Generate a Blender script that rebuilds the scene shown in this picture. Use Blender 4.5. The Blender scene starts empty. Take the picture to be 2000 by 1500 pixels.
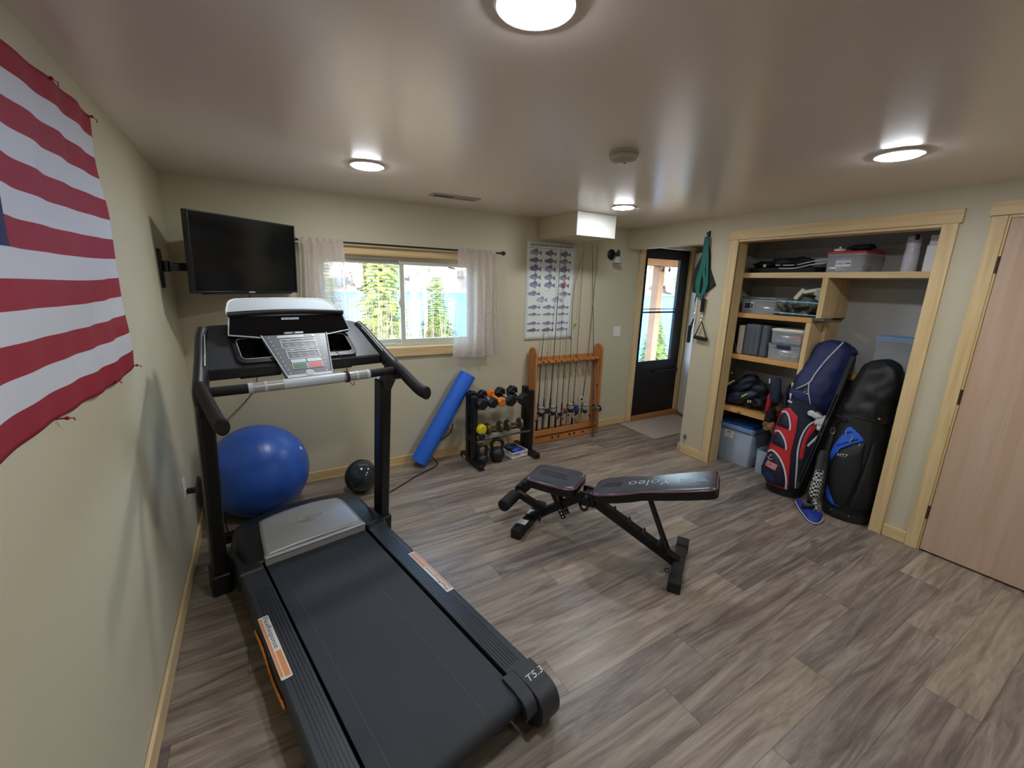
import bpy, bmesh, math, random
from math import sin, cos, pi, radians
from mathutils import Vector, Matrix, noise
random.seed(7)
scene = bpy.context.scene
COL = scene.collection

# ------------------------------------------------------------------ camera
W, H = 4.02, 2.23                      # closet wall plane x, ceiling height
cd = bpy.data.cameras.new('camera')
cam = bpy.data.objects.new('camera', cd); COL.objects.link(cam)
scene.camera = cam
cd.sensor_fit = 'HORIZONTAL'; cd.sensor_width = 36.0
cd.lens = 826.26 / 2000 * 36.0
cd.clip_start = 0.02; cd.clip_end = 900
yaw, pit, rol = radians(31.02), radians(13.287), radians(1.57)
F = Vector((sin(yaw)*cos(pit), cos(yaw)*cos(pit), -sin(pit)))
R0 = Vector((cos(yaw), -sin(yaw), 0)); U0 = R0.cross(F)
Rv = R0*cos(rol) + U0*sin(rol); Uv = -R0*sin(rol) + U0*cos(rol)
cam.matrix_world = Matrix(((Rv.x, Uv.x, -F.x, 0.4504), (Rv.y, Uv.y, -F.y, -3.5464),
                           (Rv.z, Uv.z, -F.z, 1.6142), (0, 0, 0, 1)))

# ------------------------------------------------------------------ world, sun, exposure
LAMP = 100.0
wd = bpy.data.worlds.new('sky'); scene.world = wd; wd.use_nodes = True
nt = wd.node_tree; nt.nodes.clear()
sky = nt.nodes.new('ShaderNodeTexSky'); sky.sky_type = 'NISHITA'; sky.sun_disc = False
sky.sun_elevation = radians(42); sky.sun_rotation = radians(200); sky.air_density = 1.2; sky.dust_density = 1.5
bg = nt.nodes.new('ShaderNodeBackground'); bg.inputs['Strength'].default_value = 1.2
wo = nt.nodes.new('ShaderNodeOutputWorld')
nt.links.new(sky.outputs[0], bg.inputs[0]); nt.links.new(bg.outputs[0], wo.inputs[0])
sl = bpy.data.lights.new('sun', 'SUN'); sl.energy = 5.0; sl.angle = radians(0.6); sl.color = (1, .96, .88)
so = bpy.data.objects.new('sun', sl); COL.objects.link(so)
so.rotation_euler = Vector((-0.45, -0.75, 0.95)).to_track_quat('Z', 'Y').to_euler()
vs = scene.view_settings
vs.view_transform = 'Standard'; vs.look = 'None'; vs.gamma = 1.0; vs.use_curve_mapping = False
vs.exposure = 0.78
scene.cycles.use_denoising = True
scene.cycles.max_bounces = 8; scene.cycles.diffuse_bounces = 5; scene.cycles.glossy_bounces = 4
scene.cycles.transparent_max_bounces = 24; scene.cycles.transmission_bounces = 8
scene.cycles.sample_clamp_indirect = 6.0; scene.cycles.caustics_reflective = False; scene.cycles.caustics_refractive = False

# ------------------------------------------------------------------ materials
def lin(c):
    return tuple(((v/255)/12.92 if v/255 <= .04045 else ((v/255+.055)/1.055)**2.4) for v in c) + (1,)
MATS = {}
def mat(name, rgb, rough=.5, metal=0., spec=.5, coat=0., bump=0., bscale=60., var=0., vscale=4., emit=None, alpha=1., trans=0., sheen=0.):
    if name in MATS: return MATS[name]
    m = bpy.data.materials.new(name); m.use_nodes = True; MATS[name] = m
    t = m.node_tree; b = t.nodes['Principled BSDF']
    b.inputs['Base Color'].default_value = lin(rgb)
    b.inputs['Roughness'].default_value = rough; b.inputs['Metallic'].default_value = metal
    b.inputs['Specular IOR Level'].default_value = spec; b.inputs['Coat Weight'].default_value = coat
    b.inputs['Alpha'].default_value = alpha; b.inputs['Transmission Weight'].default_value = trans
    if sheen: b.inputs['Sheen Weight'].default_value = sheen
    tc = t.nodes.new('ShaderNodeTexCoord')
    if var:
        n = t.nodes.new('ShaderNodeTexNoise'); n.inputs['Scale'].default_value = vscale; n.inputs['Detail'].default_value = 5
        t.links.new(tc.outputs['Object'], n.inputs['Vector'])
        r = t.nodes.new('ShaderNodeValToRGB')
        c = lin(rgb); r.color_ramp.elements[0].position = .3; r.color_ramp.elements[1].position = .7
        r.color_ramp.elements[0].color = tuple(x*(1-var) for x in c[:3])+(1,)
        r.color_ramp.elements[1].color = tuple(min(1, x*(1+var)) for x in c[:3])+(1,)
        t.links.new(n.outputs['Fac'], r.inputs[0]); t.links.new(r.outputs[0], b.inputs['Base Color'])
    if bump:
        n = t.nodes.new('ShaderNodeTexNoise'); n.inputs['Scale'].default_value = bscale; n.inputs['Detail'].default_value = 4
        t.links.new(tc.outputs['Object'], n.inputs['Vector'])
        bp = t.nodes.new('ShaderNodeBump'); bp.inputs['Strength'].default_value = bump; bp.inputs['Distance'].default_value = .01
        t.links.new(n.outputs['Fac'], bp.inputs['Height']); t.links.new(bp.outputs[0], b.inputs['Normal'])
    if emit:
        b.inputs['Emission Color'].default_value = lin(emit[0]); b.inputs['Emission Strength'].default_value = emit[1]
    return m

def wood(name, rgb, axis, dark=.72, rough=.5, scale=1., knots=True):
    if name in MATS: return MATS[name]
    m = bpy.data.materials.new(name); m.use_nodes = True; MATS[name] = m
    t = m.node_tree; L = t.links; b = t.nodes['Principled BSDF']; b.inputs['Roughness'].default_value = rough
    tc = t.nodes.new('ShaderNodeTexCoord'); mp = t.nodes.new('ShaderNodeMapping')
    s = [22*scale]*3; s['xyz'.index(axis)] = 1.1*scale; mp.inputs['Scale'].default_value = s
    L.new(tc.outputs['Object'], mp.inputs[0])
    n = t.nodes.new('ShaderNodeTexNoise'); n.inputs['Scale'].default_value = 1.5; n.inputs['Detail'].default_value = 6; n.inputs['Distortion'].default_value = .6
    L.new(mp.outputs[0], n.inputs['Vector'])
    r = t.nodes.new('ShaderNodeValToRGB'); c = lin(rgb)
    r.color_ramp.elements[0].position = .32; r.color_ramp.elements[0].color = (c[0]*dark, c[1]*dark*.93, c[2]*dark*.8, 1)
    r.color_ramp.elements[1].position = .62; r.color_ramp.elements[1].color = c
    L.new(n.outputs['Fac'], r.inputs[0]); out = r.outputs[0]
    if knots:
        mp2 = t.nodes.new('ShaderNodeMapping'); s = [9.]*3; s['xyz'.index(axis)] = 5.; mp2.inputs['Scale'].default_value = s
        L.new(tc.outputs['Object'], mp2.inputs[0])
        v = t.nodes.new('ShaderNodeTexVoronoi'); v.inputs['Scale'].default_value = .55
        L.new(mp2.outputs[0], v.inputs['Vector'])
        k = t.nodes.new('ShaderNodeValToRGB'); k.color_ramp.elements[0].position = .035; k.color_ramp.elements[1].position = .075
        L.new(v.outputs['Distance'], k.inputs[0])
        mx = t.nodes.new('ShaderNodeMix'); mx.data_type = 'RGBA'; mx.inputs[6].default_value = (c[0]*.22, c[1]*.13, c[2]*.07, 1)
        L.new(k.outputs[0], mx.inputs[0]); L.new(out, mx.inputs[7]); out = mx.outputs[2]
    L.new(out, b.inputs['Base Color'])
    return m

def floor_mat():
    m = bpy.data.materials.new('vinyl_plank'); m.use_nodes = True
    t = m.node_tree; L = t.links; N = t.nodes.new; b = t.nodes['Principled BSDF']
    def mth(op, a, bb=None, c=None):
        n = N('ShaderNodeMath'); n.operation = op
        for i, v in enumerate((a, bb, c)):
            if v is None: continue
            if isinstance(v, (int, float)): n.inputs[i].default_value = v
            else: L.new(v, n.inputs[i])
        return n.outputs[0]
    tc = N('ShaderNodeTexCoord'); sp = N('ShaderNodeSeparateXYZ'); L.new(tc.outputs['Object'], sp.inputs[0])
    x, y = sp.outputs[0], sp.outputs[1]
    PW, PL = .178, 1.22
    row = mth('FLOOR', mth('DIVIDE', y, PW))
    wn = N('ShaderNodeTexWhiteNoise'); wn.noise_dimensions = '1D'; L.new(row, wn.inputs['W'])
    xo = mth('DIVIDE', mth('ADD', x, mth('MULTIPLY', wn.outputs['Value'], PL*7)), PL)
    colm = mth('FLOOR', xo)
    cb = N('ShaderNodeCombineXYZ'); L.new(row, cb.inputs[0]); L.new(colm, cb.inputs[1])
    w2 = N('ShaderNodeTexWhiteNoise'); w2.noise_dimensions = '2D'; L.new(cb.outputs[0], w2.inputs['Vector'])
    pid = w2.outputs['Value']
    # grain coordinates, shifted plank by plank
    g = N('ShaderNodeCombineXYZ')
    L.new(mth('ADD', mth('MULTIPLY', x, 1.0), mth('MULTIPLY', pid, 37.)), g.inputs[0])
    L.new(mth('MULTIPLY', y, 11.), g.inputs[1]); L.new(mth('MULTIPLY', pid, 91.), g.inputs[2])
    n1 = N('ShaderNodeTexNoise'); n1.inputs['Scale'].default_value = 1.7; n1.inputs['Detail'].default_value = 9; n1.inputs['Roughness'].default_value = .68; n1.inputs['Distortion'].default_value = .9
    L.new(g.outputs[0], n1.inputs['Vector'])
    g2 = N('ShaderNodeCombineXYZ'); L.new(mth('ADD', mth('MULTIPLY', x, 5.), mth('MULTIPLY', pid, 50.)), g2.inputs[0]); L.new(mth('MULTIPLY', y, 90.), g2.inputs[1])
    n2 = N('ShaderNodeTexNoise'); n2.inputs['Scale'].default_value = .95; n2.inputs['Detail'].default_value = 5
    L.new(g2.outputs[0], n2.inputs['Vector'])
    r = N('ShaderNodeValToRGB'); e = r.color_ramp.elements
    e[0].position = .26; e[0].color = lin((76, 66, 61)); e[1].position = .74; e[1].color = lin((180, 170, 157))
    a = e.new(.42); a.color = lin((116, 103, 94)); a = e.new(.54); a.color = lin((146, 134, 122))
    mixv = mth('ADD', mth('MULTIPLY', n1.outputs['Fac'], .86), mth('MULTIPLY', n2.outputs['Fac'], .14))
    mixv = mth('ADD', mixv, mth('MULTIPLY', mth('SUBTRACT', pid, .5), .15))
    L.new(mixv, r.inputs[0])
    # seams
    fy = mth('FRACT', mth('DIVIDE', y, PW)); fx = mth('FRACT', xo)
    sy = mth('LESS_THAN', mth('MINIMUM', fy, mth('SUBTRACT', 1., fy)), .008)
    sx = mth('LESS_THAN', mth('MINIMUM', fx, mth('SUBTRACT', 1., fx)), .0013)
    seam = mth('MAXIMUM', sy, sx)
    mx = N('ShaderNodeMix'); mx.data_type = 'RGBA'; L.new(mth('MULTIPLY', seam, .55), mx.inputs[0]); L.new(r.outputs[0], mx.inputs[6]); mx.inputs[7].default_value = lin((60, 52, 46))
    hs = N('ShaderNodeHueSaturation'); L.new(mx.outputs[2], hs.inputs['Color'])
    L.new(mth('ADD', .8, mth('MULTIPLY', pid, .45)), hs.inputs['Saturation'])
    L.new(hs.outputs[0], b.inputs['Base Color'])
    L.new(mth('ADD', .25, mth('MULTIPLY', n2.outputs['Fac'], .20)), b.inputs['Roughness'])
    bp = N('ShaderNodeBump'); bp.inputs['Strength'].default_value = .25; bp.inputs['Distance'].default_value = .003
    L.new(n2.outputs['Fac'], bp.inputs['Height']); L.new(bp.outputs[0], b.inputs['Normal'])
    return m

M = dict(
    wall=mat('cream_wall_paint', (202, 194, 167), .55, bump=.05, bscale=180),
    ceil=mat('ceiling_paint', (240, 229, 220), .25, spec=.8, bump=.012, bscale=120),
    white=mat('white_plastic', (236, 236, 232), .35), cpaint=mat('closet_paint', (172, 172, 168), .75),
    blk=mat('black_plastic', (22, 23, 26), .42, bump=.05, bscale=300), gblk=mat('gloss_black', (6, 7, 11), .08, spec=.35),
    blkm=mat('black_metal', (17, 17, 19), .38), rub=mat('black_rubber', (24, 25, 27), .75), foam=mat('black_foam', (12, 12, 14), .7),
    char=mat('charcoal_plastic', (46, 50, 56), .42, bump=.06, bscale=350), steel=mat('grey_steel_tube', (92, 94, 98), .3, metal=.6),
    silver=mat('silver_plastic', (172, 171, 167), .34, metal=.2), chrome=mat('chrome', (205, 205, 208), .12, metal=1.),
    lgrey=mat('pale_grey_plastic', (196, 206, 214), .35), dgrey=mat('panel_grey', (92, 98, 106), .4),
    green=mat('green_key', (52, 110, 78), .4), red=mat('red_key', (206, 72, 78), .4), orange=mat('orange_handle', (226, 136, 38), .45),
    sticker=mat('sticker_white', (226, 222, 216), .4), storange=mat('sticker_orange', (226, 150, 96), .4), ink=mat('dark_ink', (70, 84, 96), .5),
    blueball=mat('blue_vinyl', (46, 92, 184), .34, bump=.03, bscale=40, var=.08, vscale=5), blufoam=mat('blue_foam', (44, 112, 228), .6, bump=.1, bscale=250),
    navy=mat('navy_nylon', (24, 36, 84), .6, bump=.25, bscale=9), navyd=mat('dark_navy_nylon', (17, 22, 46), .6), bredn=mat('red_nylon', (196, 34, 40), .55),
    bagblk=mat('black_nylon', (17, 18, 20), .55, bump=.3, bscale=11), bagblu=mat('blue_nylon', (34, 92, 208), .5), piping=mat('pale_piping', (216, 218, 226), .5),
    ured=mat('dumbbell_dark_rubber', (18, 20, 26), .4), dorange=mat('orange_rubber', (236, 138, 52), .5), dyellow=mat('yellow_vinyl', (226, 212, 24), .45), dnavy=mat('navy_rubber', (20, 28, 62), .45),
    bronze=mat('bronze_paint', (112, 102, 76), .34, metal=.55), iron=mat('cast_iron', (40, 41, 44), .38, metal=.3, bump=.12, bscale=60),
    pad=mat('bench_leather', (54, 58, 70), .24, spec=.7, bump=.08, bscale=500), padlow=mat('bench_side', (14, 14, 16), .45), redpipe=mat('red_pipe', (142, 66, 70), .5), padline=mat('bench_lines', (24, 25, 30), .3), padtext=mat('pale_print', (150, 156, 170), .3),
    glass=None, curtain=None,
    flagred=mat('flag_red', (152, 24, 48), .7, bump=.3, bscale=7), flagwhite=mat('flag_white', (206, 209, 218), .7, bump=.3, bscale=7), flagblue=mat('flag_blue', (26, 34, 84), .7),
    paper=mat('poster_paper', (226, 232, 226), .6), fishd=mat('fish_dark', (118, 112, 136), .6), fishm=mat('fish_mid', (150, 152, 178), .6), fishl=mat('fish_light', (182, 186, 206), .6),
    dark=mat('dark_bronze', (26, 22, 24), .4, metal=.3), knob=mat('hinge_bronze', (92, 78, 66), .4, metal=.7),
    doorwood=wood('unfinished_door_skin', (206, 178, 156), 'z', dark=.88, rough=.6, scale=.7, knots=False),
    px=wood('pine_x', (226, 198, 148), 'x', dark=.84), py=wood('pine_y', (226, 200, 152), 'y', dark=.84), pz=wood('pine_z', (226, 200, 150), 'z', dark=.84),
    poy=wood('amber_pine_y', (218, 168, 102), 'y', dark=.8), oak=wood('honey_pine', (190, 128, 74), 'z', dark=.78, rough=.38), oakx=wood('honey_pine_x', (194, 130, 74), 'x', dark=.78, rough=.38),
    plug=mat('galvanised', (150, 152, 150), .4, metal=.7), green2=mat('teal_band', (14, 104, 90), .6), blue2=mat('blue_strap', (36, 66, 150), .6),
    mat_=mat('beige_rug', (176, 160, 150), .95, var=.12, vscale=60, bump=.5, bscale=200), vin=mat('vinyl_frame', (206, 206, 190), .4),
    cab=mat('cable_black', (18, 18, 19), .5), red2=mat('red_lid', (186, 34, 44), .4), blulid=mat('blue_lid', (34, 76, 150), .4), bluw=mat('pale_blue_rim', (120, 160, 205), .4),
    bulbglass=mat('frosted_shade', (205, 214, 212), .35, trans=.3), lime=mat('lime_fabric', (186, 206, 44), .6), cream=mat('cream_item', (222, 214, 200), .6),
    yel=mat('yellow_float', (214, 220, 60), .4), orf=mat('orange_float', (232, 92, 62), .4), brn=mat('brown_grip', (92, 66, 52), .6), cork=mat('cork_grip', (158, 134, 104), .8),
    grille=mat('vent_paint', (176, 168, 150), .5), shirt=mat('white_cloth', (214, 214, 212), .8),
)
def glassy(name, rgb, alpha, rough=.05):
    m = bpy.data.materials.new(name); m.use_nodes = True; t = m.node_tree; L = t.links; t.nodes.clear(); N = t.nodes.new
    o = N('ShaderNodeOutputMaterial'); tr = N('ShaderNodeBsdfTransparent'); b = N('ShaderNodeBsdfPrincipled'); mx = N('ShaderNodeMixShader')
    b.inputs['Base Color'].default_value = lin(rgb); b.inputs['Roughness'].default_value = rough
    mx.inputs[0].default_value = alpha
    L.new(tr.outputs[0], mx.inputs[1]); L.new(b.outputs[0], mx.inputs[2]); L.new(mx.outputs[0], o.inputs[0]); return m
def window_glass():
    m = bpy.data.materials.new('window_glass'); m.use_nodes = True; t = m.node_tree; L = t.links; t.nodes.clear(); N = t.nodes.new
    o = N('ShaderNodeOutputMaterial'); tr = N('ShaderNodeBsdfTransparent'); g = N('ShaderNodeBsdfGlossy'); mx = N('ShaderNodeMixShader')
    g.inputs['Roughness'].default_value = .02; fr = N('ShaderNodeFresnel'); fr.inputs[0].default_value = 1.45
    tr.inputs[0].default_value = (.95, .97, .96, 1)
    ge = N('ShaderNodeNewGeometry'); ml = N('ShaderNodeMath'); ml.operation = 'MULTIPLY'; sb = N('ShaderNodeMath'); sb.operation = 'SUBTRACT'; sb.inputs[0].default_value = 1.; L.new(ge.outputs['Backfacing'], sb.inputs[1]); L.new(fr.outputs[0], ml.inputs[0]); L.new(sb.outputs[0], ml.inputs[1]); L.new(ml.outputs[0], mx.inputs[0]); L.new(tr.outputs[0], mx.inputs[1]); L.new(g.outputs[0], mx.inputs[2]); L.new(mx.outputs[0], o.inputs[0]); return m
M['glass'] = window_glass()
M['clear'] = glassy('clear_plastic', (206, 212, 218), .30, .15)
M['tclear'] = glassy('milky_plastic', (186, 200, 216), .62, .22)
def curtain_mat():
    m = bpy.data.materials.new('linen_voile'); m.use_nodes = True; t = m.node_tree; L = t.links; t.nodes.clear(); N = t.nodes.new
    o = N('ShaderNodeOutputMaterial'); tr = N('ShaderNodeBsdfTransparent'); d = N('ShaderNodeBsdfDiffuse'); tl = N('ShaderNodeBsdfTranslucent')
    d.inputs[0].default_value = lin((222, 212, 202)); tl.inputs[0].default_value = lin((222, 214, 206))
    a = N('ShaderNodeMixShader'); a.inputs[0].default_value = .3; L.new(d.outputs[0], a.inputs[1]); L.new(tl.outputs[0], a.inputs[2])
    tc = N('ShaderNodeTexCoord'); mp = N('ShaderNodeMapping'); mp.inputs['Scale'].default_value = (420, 20, 30); L.new(tc.outputs['Object'], mp.inputs[0])
    n = N('ShaderNodeTexNoise'); n.inputs['Scale'].default_value = 1.; L.new(mp.outputs[0], n.inputs['Vector'])
    r = N('ShaderNodeMapRange'); r.inputs['From Min'].default_value = .3; r.inputs['From Max'].default_value = .7; r.inputs['To Min'].default_value = .58; r.inputs['To Max'].default_value = .82
    L.new(n.outputs['Fac'], r.inputs['Value'])
    mx = N('ShaderNodeMixShader'); L.new(r.outputs[0], mx.inputs[0]); L.new(tr.outputs[0], mx.inputs[1]); L.new(a.outputs[0], mx.inputs[2]); L.new(mx.outputs[0], o.inputs[0]); return m
M['curtain'] = curtain_mat()

M['acc'] = mat('access_panel_paint', (196, 196, 188), .5)
M['belt'] = mat('walking_belt', (46, 50, 55), .62, bump=.25, bscale=600, var=.10, vscale=3.5)
M['beltline'] = mat('belt_wear_line', (74, 78, 82), .7)
M['embl'] = mat('emblem_pale_gold', (206, 200, 178), .3, metal=.3)
M['gtv'] = mat('tv_bezel', (14, 15, 17), .3)
M['tvs'] = mat('tv_screen', (10, 11, 13), .12, spec=.6)
M['slam'] = mat('slam_rubber', (46, 50, 54), .16, coat=.3)
M['bandblue'] = mat('band_blue', (36, 66, 172), .5, bump=.4, bscale=20)
M['redgrip'] = mat('red_reel', (110, 40, 42), .4)
M['gold'] = mat('gold_reel', (170, 150, 112), .3, metal=.8)
M['dk'] = M['foam']
M['reelblk'] = mat('reel_black', (26, 28, 34), .3)
M['rodblk'] = mat('rod_blank', (24, 24, 27), .35)
M['reelblu'] = mat('reel_blue', (44, 60, 112), .3)
M['inkd'] = mat('print_ink', (62, 58, 56), .6)
M['bagk'] = mat('black_pouch', (18, 22, 28), .6, bump=.3, bscale=14)
M['wrap'] = mat('shrink_wrap', (206, 204, 214), .25, coat=.5, bump=.6, bscale=25)
M['lidg'] = mat('green_lid_plastic', (54, 124, 50), .4)
M['rodblu'] = mat('pale_blue_rod', (96, 176, 204), .35)
M['camo'] = mat('camo_cloth', (92, 98, 92), .7, var=.7, vscale=45)
M['caseg'] = mat('case_plastic', (84, 92, 102), .45, bump=.2, bscale=120)
M['redcloth'] = mat('umbrella_red', (150, 40, 44), .6)
M['vest'] = mat('vest_navy', (26, 34, 54), .5, bump=.4, bscale=14)
M['limep'] = mat('pale_lime', (190, 206, 140), .6)
M['glvb'] = mat('glove_brown', (150, 104, 70), .7, var=.5, vscale=30)
M['sleeve'] = mat('sleeve_blue', (30, 38, 62), .35, bump=.2, bscale=20)
M['bagblu2'] = mat('dark_blue_print', (28, 48, 76), .5)
M['check'] = mat('checked_knit', (210, 210, 205), .8)
M['knitg'] = mat('knit_grey', (62, 62, 62), .9)
M['visb'] = mat('visor_blue', (28, 50, 140), .55)
M['earth'] = mat('leaf_litter', (150, 128, 100), .95, var=.35, vscale=1.2)
M['water'] = mat('lake_water', (48, 128, 196), .5, spec=.3, bump=.4, bscale=.9)
M['hill'] = mat('far_hillside', (150, 140, 128), .95, var=.4, vscale=.12)
M['bark'] = mat('pale_bark', (176, 160, 146), .9, var=.35, vscale=9, bump=.8, bscale=16)
M['barkd'] = mat('dark_bark', (120, 98, 84), .9, var=.3, vscale=9)
M['needle'] = mat('fir_needles', (122, 142, 84), .7, var=.35, vscale=2.2)
M['needle2'] = mat('young_fir_needles', (146, 160, 92), .7, var=.35, vscale=2.5)
M['bulb'] = mat('string_bulb', (40, 38, 34), .4)
M['porch'] = mat('porch_timber', (176, 140, 116), .7, var=.12, vscale=6)
M['deckb'] = mat('deck_boards', (150, 132, 112), .8, var=.2, vscale=5)
M['treeA'] = mat('bare_wood_pinkish', (176, 150, 136), .95, var=.35, vscale=.9)
M['treeB'] = mat('distant_fir', (84, 112, 74), .9, var=.3, vscale=.8)
M['treeC'] = mat('bare_wood_grey', (158, 152, 140), .95, var=.35, vscale=.9)
# ------------------------------------------------------------------ mesh helpers
WM = {}
class MB:
    """collects shapes of one mesh; every add takes a material key"""
    def __init__(s): s.v = []; s.f = []; s.m = []; s.keys = []; s.T = Matrix.Identity(4)
    def mi(s, k):
        if k not in s.keys: s.keys.append(k)
        return s.keys.index(k)
    def add(s, vs, fs, k):
        o = len(s.v); s.v += [s.T @ Vector(p) for p in vs]; i = s.mi(k)
        for f in fs: s.f.append([o+a for a in f]); s.m.append(i)
        return s
    def box(s, x0, x1, y0, y1, z0, z1, k, T=None):
        vs = [Vector((x, y, z)) for x in (x0, x1) for y in (y0, y1) for z in (z0, z1)]
        if T is not None: vs = [T @ p for p in vs]
        return s.add(vs, [(0, 1, 3, 2), (4, 6, 7, 5), (0, 4, 5, 1), (2, 3, 7, 6), (0, 2, 6, 4), (1, 5, 7, 3)], k)
    def bar(s, a, b, w, h, k, up=(0, 0, 1)):
        a = Vector(a); b = Vector(b); z = (b-a); L = z.length; z.normalize()
        x = Vector(up).cross(z)
        if x.length < 1e-4: x = Vector((1, 0, 0))
        x.normalize(); y = z.cross(x)
        T = Matrix(((x.x, y.x, z.x, a.x), (x.y, y.y, z.y, a.y), (x.z, y.z, z.z, a.z), (0, 0, 0, 1)))
        return s.box(-w/2, w/2, -h/2, h/2, 0, L, k, T)
    def tube(s, pts, r, k, n=10, caps=True, flat=1., up=None):
        pts = [Vector(p) for p in pts]; rs = r if isinstance(r, (list, tuple)) else [r]*len(pts)
        vs = []; prev = None
        for i, p in enumerate(pts):
            d = (pts[min(i+1, len(pts)-1)] - pts[max(i-1, 0)]).normalized()
            if prev is None:
                x = Vector(up) if up else (Vector((0, 0, 1)) if abs(d.z) < .9 else Vector((1, 0, 0)))
            else: x = prev
            x = (x - d*x.dot(d))
            if x.length < 1e-5: x = d.orthogonal()
            x.normalize(); prev = x; y = d.cross(x)
            for j in range(n):
                a = 2*pi*j/n; vs.append(p + x*cos(a)*rs[i] + y*sin(a)*rs[i]*flat)
        fs = [(i*n+j, i*n+(j+1) % n, (i+1)*n+(j+1) % n, (i+1)*n+j) for i in range(len(pts)-1) for j in range(n)]
        if caps: fs += [tuple(range(n))[::-1], tuple(range((len(pts)-1)*n, len(pts)*n))]
        return s.add(vs, fs, k)
    def cyl(s, a, b, r, k, n=20, r2=None): return s.tube([a, b], [r, r if r2 is None else r2], k, n)
    def lathe(s, prof, k, n=28, T=None, sx=1., sy=1.):
        vs = []; T = T or Matrix.Identity(4)
        for r, z in prof:
            for j in range(n):
                a = 2*pi*j/n; vs.append(T @ Vector((r*cos(a)*sx, r*sin(a)*sy, z)))
        fs = [(i*n+j, i*n+(j+1) % n, (i+1)*n+(j+1) % n, (i+1)*n+j) for i in range(len(prof)-1) for j in range(n)]
        fs += [tuple(range(n))[::-1], tuple(range((len(prof)-1)*n, len(prof)*n))]
        return s.add(vs, fs, k)
    def sphere(s, c, r, k, n=24, m=14, sx=1., sy=1., sz=1.):
        prof = [(max(1e-4, sin(pi*i/m)), -cos(pi*i/m)) for i in range(m+1)]
        T = Matrix.Translation(c) @ Matrix.Diagonal((r*sx, r*sy, r*sz, 1))
        return s.lathe(prof, k, n, T)
    def prism(s, poly, h0, h1, k, T=None):
        """poly in xy, extruded along z, then T"""
        T = T or Matrix.Identity(4); n = len(poly)
        vs = [T @ Vector((x, y, h0)) for x, y in poly] + [T @ Vector((x, y, h1)) for x, y in poly]
        fs = [tuple(range(n))[::-1], tuple(range(n, 2*n))] + [(i, (i+1) % n, n+(i+1) % n, n+i) for i in range(n)]
        return s.add(vs, fs, k)
    def grid(s, fn, nu, nv, k, keyfn=None):
        vs = [fn(i/nu, j/nv) for j in range(nv+1) for i in range(nu+1)]
        o = len(s.v); s.v += [s.T @ Vector(p) for p in vs]
        for j in range(nv):
            for i in range(nu):
                a = o+j*(nu+1)+i; s.f.append([a, a+1, a+nu+2, a+nu+1]); s.m.append(s.mi(keyfn((i+.5)/nu, (j+.5)/nv) if keyfn else k))
        return s
    def build(s, name, parent=None, smooth=True, bevel=0., world=False, angle=35, seg=2, solid=0., sub=0, label=None):
        me = bpy.data.meshes.new(name)
        vs = s.v
        if world and parent is not None:
            inv = WM[parent.as_pointer()].inverted(); vs = [inv @ p for p in vs]
        me.from_pydata([tuple(p) for p in vs], [], s.f)
        for k in s.keys: me.materials.append(M[k])
        me.polygons.foreach_set('material_index', s.m)
        me.polygons.foreach_set('use_smooth', [smooth]*len(me.polygons)); me.update()
        bm = bmesh.new(); bm.from_mesh(me); bmesh.ops.recalc_face_normals(bm, faces=bm.faces)
        bm.to_mesh(me); bm.free()
        if smooth:
            try: me.set_sharp_from_angle(angle=radians(angle))
            except Exception: pass
        o = bpy.data.objects.new(name, me); COL.objects.link(o)
        if parent is not None: o.parent = parent; WM[o.as_pointer()] = WM[parent.as_pointer()]
        else: WM[o.as_pointer()] = Matrix.Identity(4)
        if solid: md = o.modifiers.new('solid', 'SOLIDIFY'); md.thickness = solid; md.offset = 0
        if sub: md = o.modifiers.new('sub', 'SUBSURF'); md.levels = sub; md.render_levels = sub
        if bevel:
            md = o.modifiers.new('bevel', 'BEVEL'); md.width = bevel; md.segments = seg; md.limit_method = 'ANGLE'; md.angle_limit = radians(40)
            md.harden_normals = False
        if label: o['label'] = label
        return o
def thing(name, label, cat, loc=(0, 0, 0), rz=0., group=None):
    o = bpy.data.objects.new(name, None); COL.objects.link(o); o.empty_display_size = .05
    o.location = loc; o.rotation_euler = (0, 0, rz); WM[o.as_pointer()] = Matrix.Translation(loc) @ Matrix.Rotation(rz, 4, 'Z')
    o['label'] = label; o['category'] = cat
    if group: o['group'] = group
    return o
def tag(o, label, cat, group=None, kind=None):
    o['label'] = label; o['category'] = cat
    if group: o['group'] = group
    if kind: o['kind'] = kind
    return o
def struct(o, label=None):
    o['kind'] = 'structure'
    if label: o['label'] = label
    o['category'] = {'wa': 'wall', 'fl': 'floor', 'ce': 'ceiling', 'wi': 'window', 'do': 'door', 'ba': 'baseboard', 'tr': 'trim'}.get(o.name[:2], 'trim')
    return o
def text_mb(mb, s, size, k, T, depth=.0006, width=None, shear=0.):
    """lettering as thin extruded glyphs, laid in the xy plane of T, centred"""
    c = bpy.data.curves.new('t', 'FONT'); c.body = s; c.size = size; c.extrude = depth; c.align_x = 'CENTER'; c.align_y = 'CENTER'; c.shear = shear; c.resolution_u = 3
    o = bpy.data.objects.new('t', c); COL.objects.link(o)
    dg = bpy.context.evaluated_depsgraph_get(); dg.update()
    me = bpy.data.meshes.new_from_object(o.evaluated_get(dg))
    vs = [v.co.copy() for v in me.vertices]; fs = [tuple(p.vertices) for p in me.polygons]
    if vs and width:
        w = max(v.x for v in vs)-min(v.x for v in vs); q = width/max(w, 1e-6)
        for v in vs: v.x *= q
    mb.add([T @ v for v in vs], fs, k)
    bpy.data.objects.remove(o); bpy.data.curves.remove(c); bpy.data.meshes.remove(me)
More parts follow.
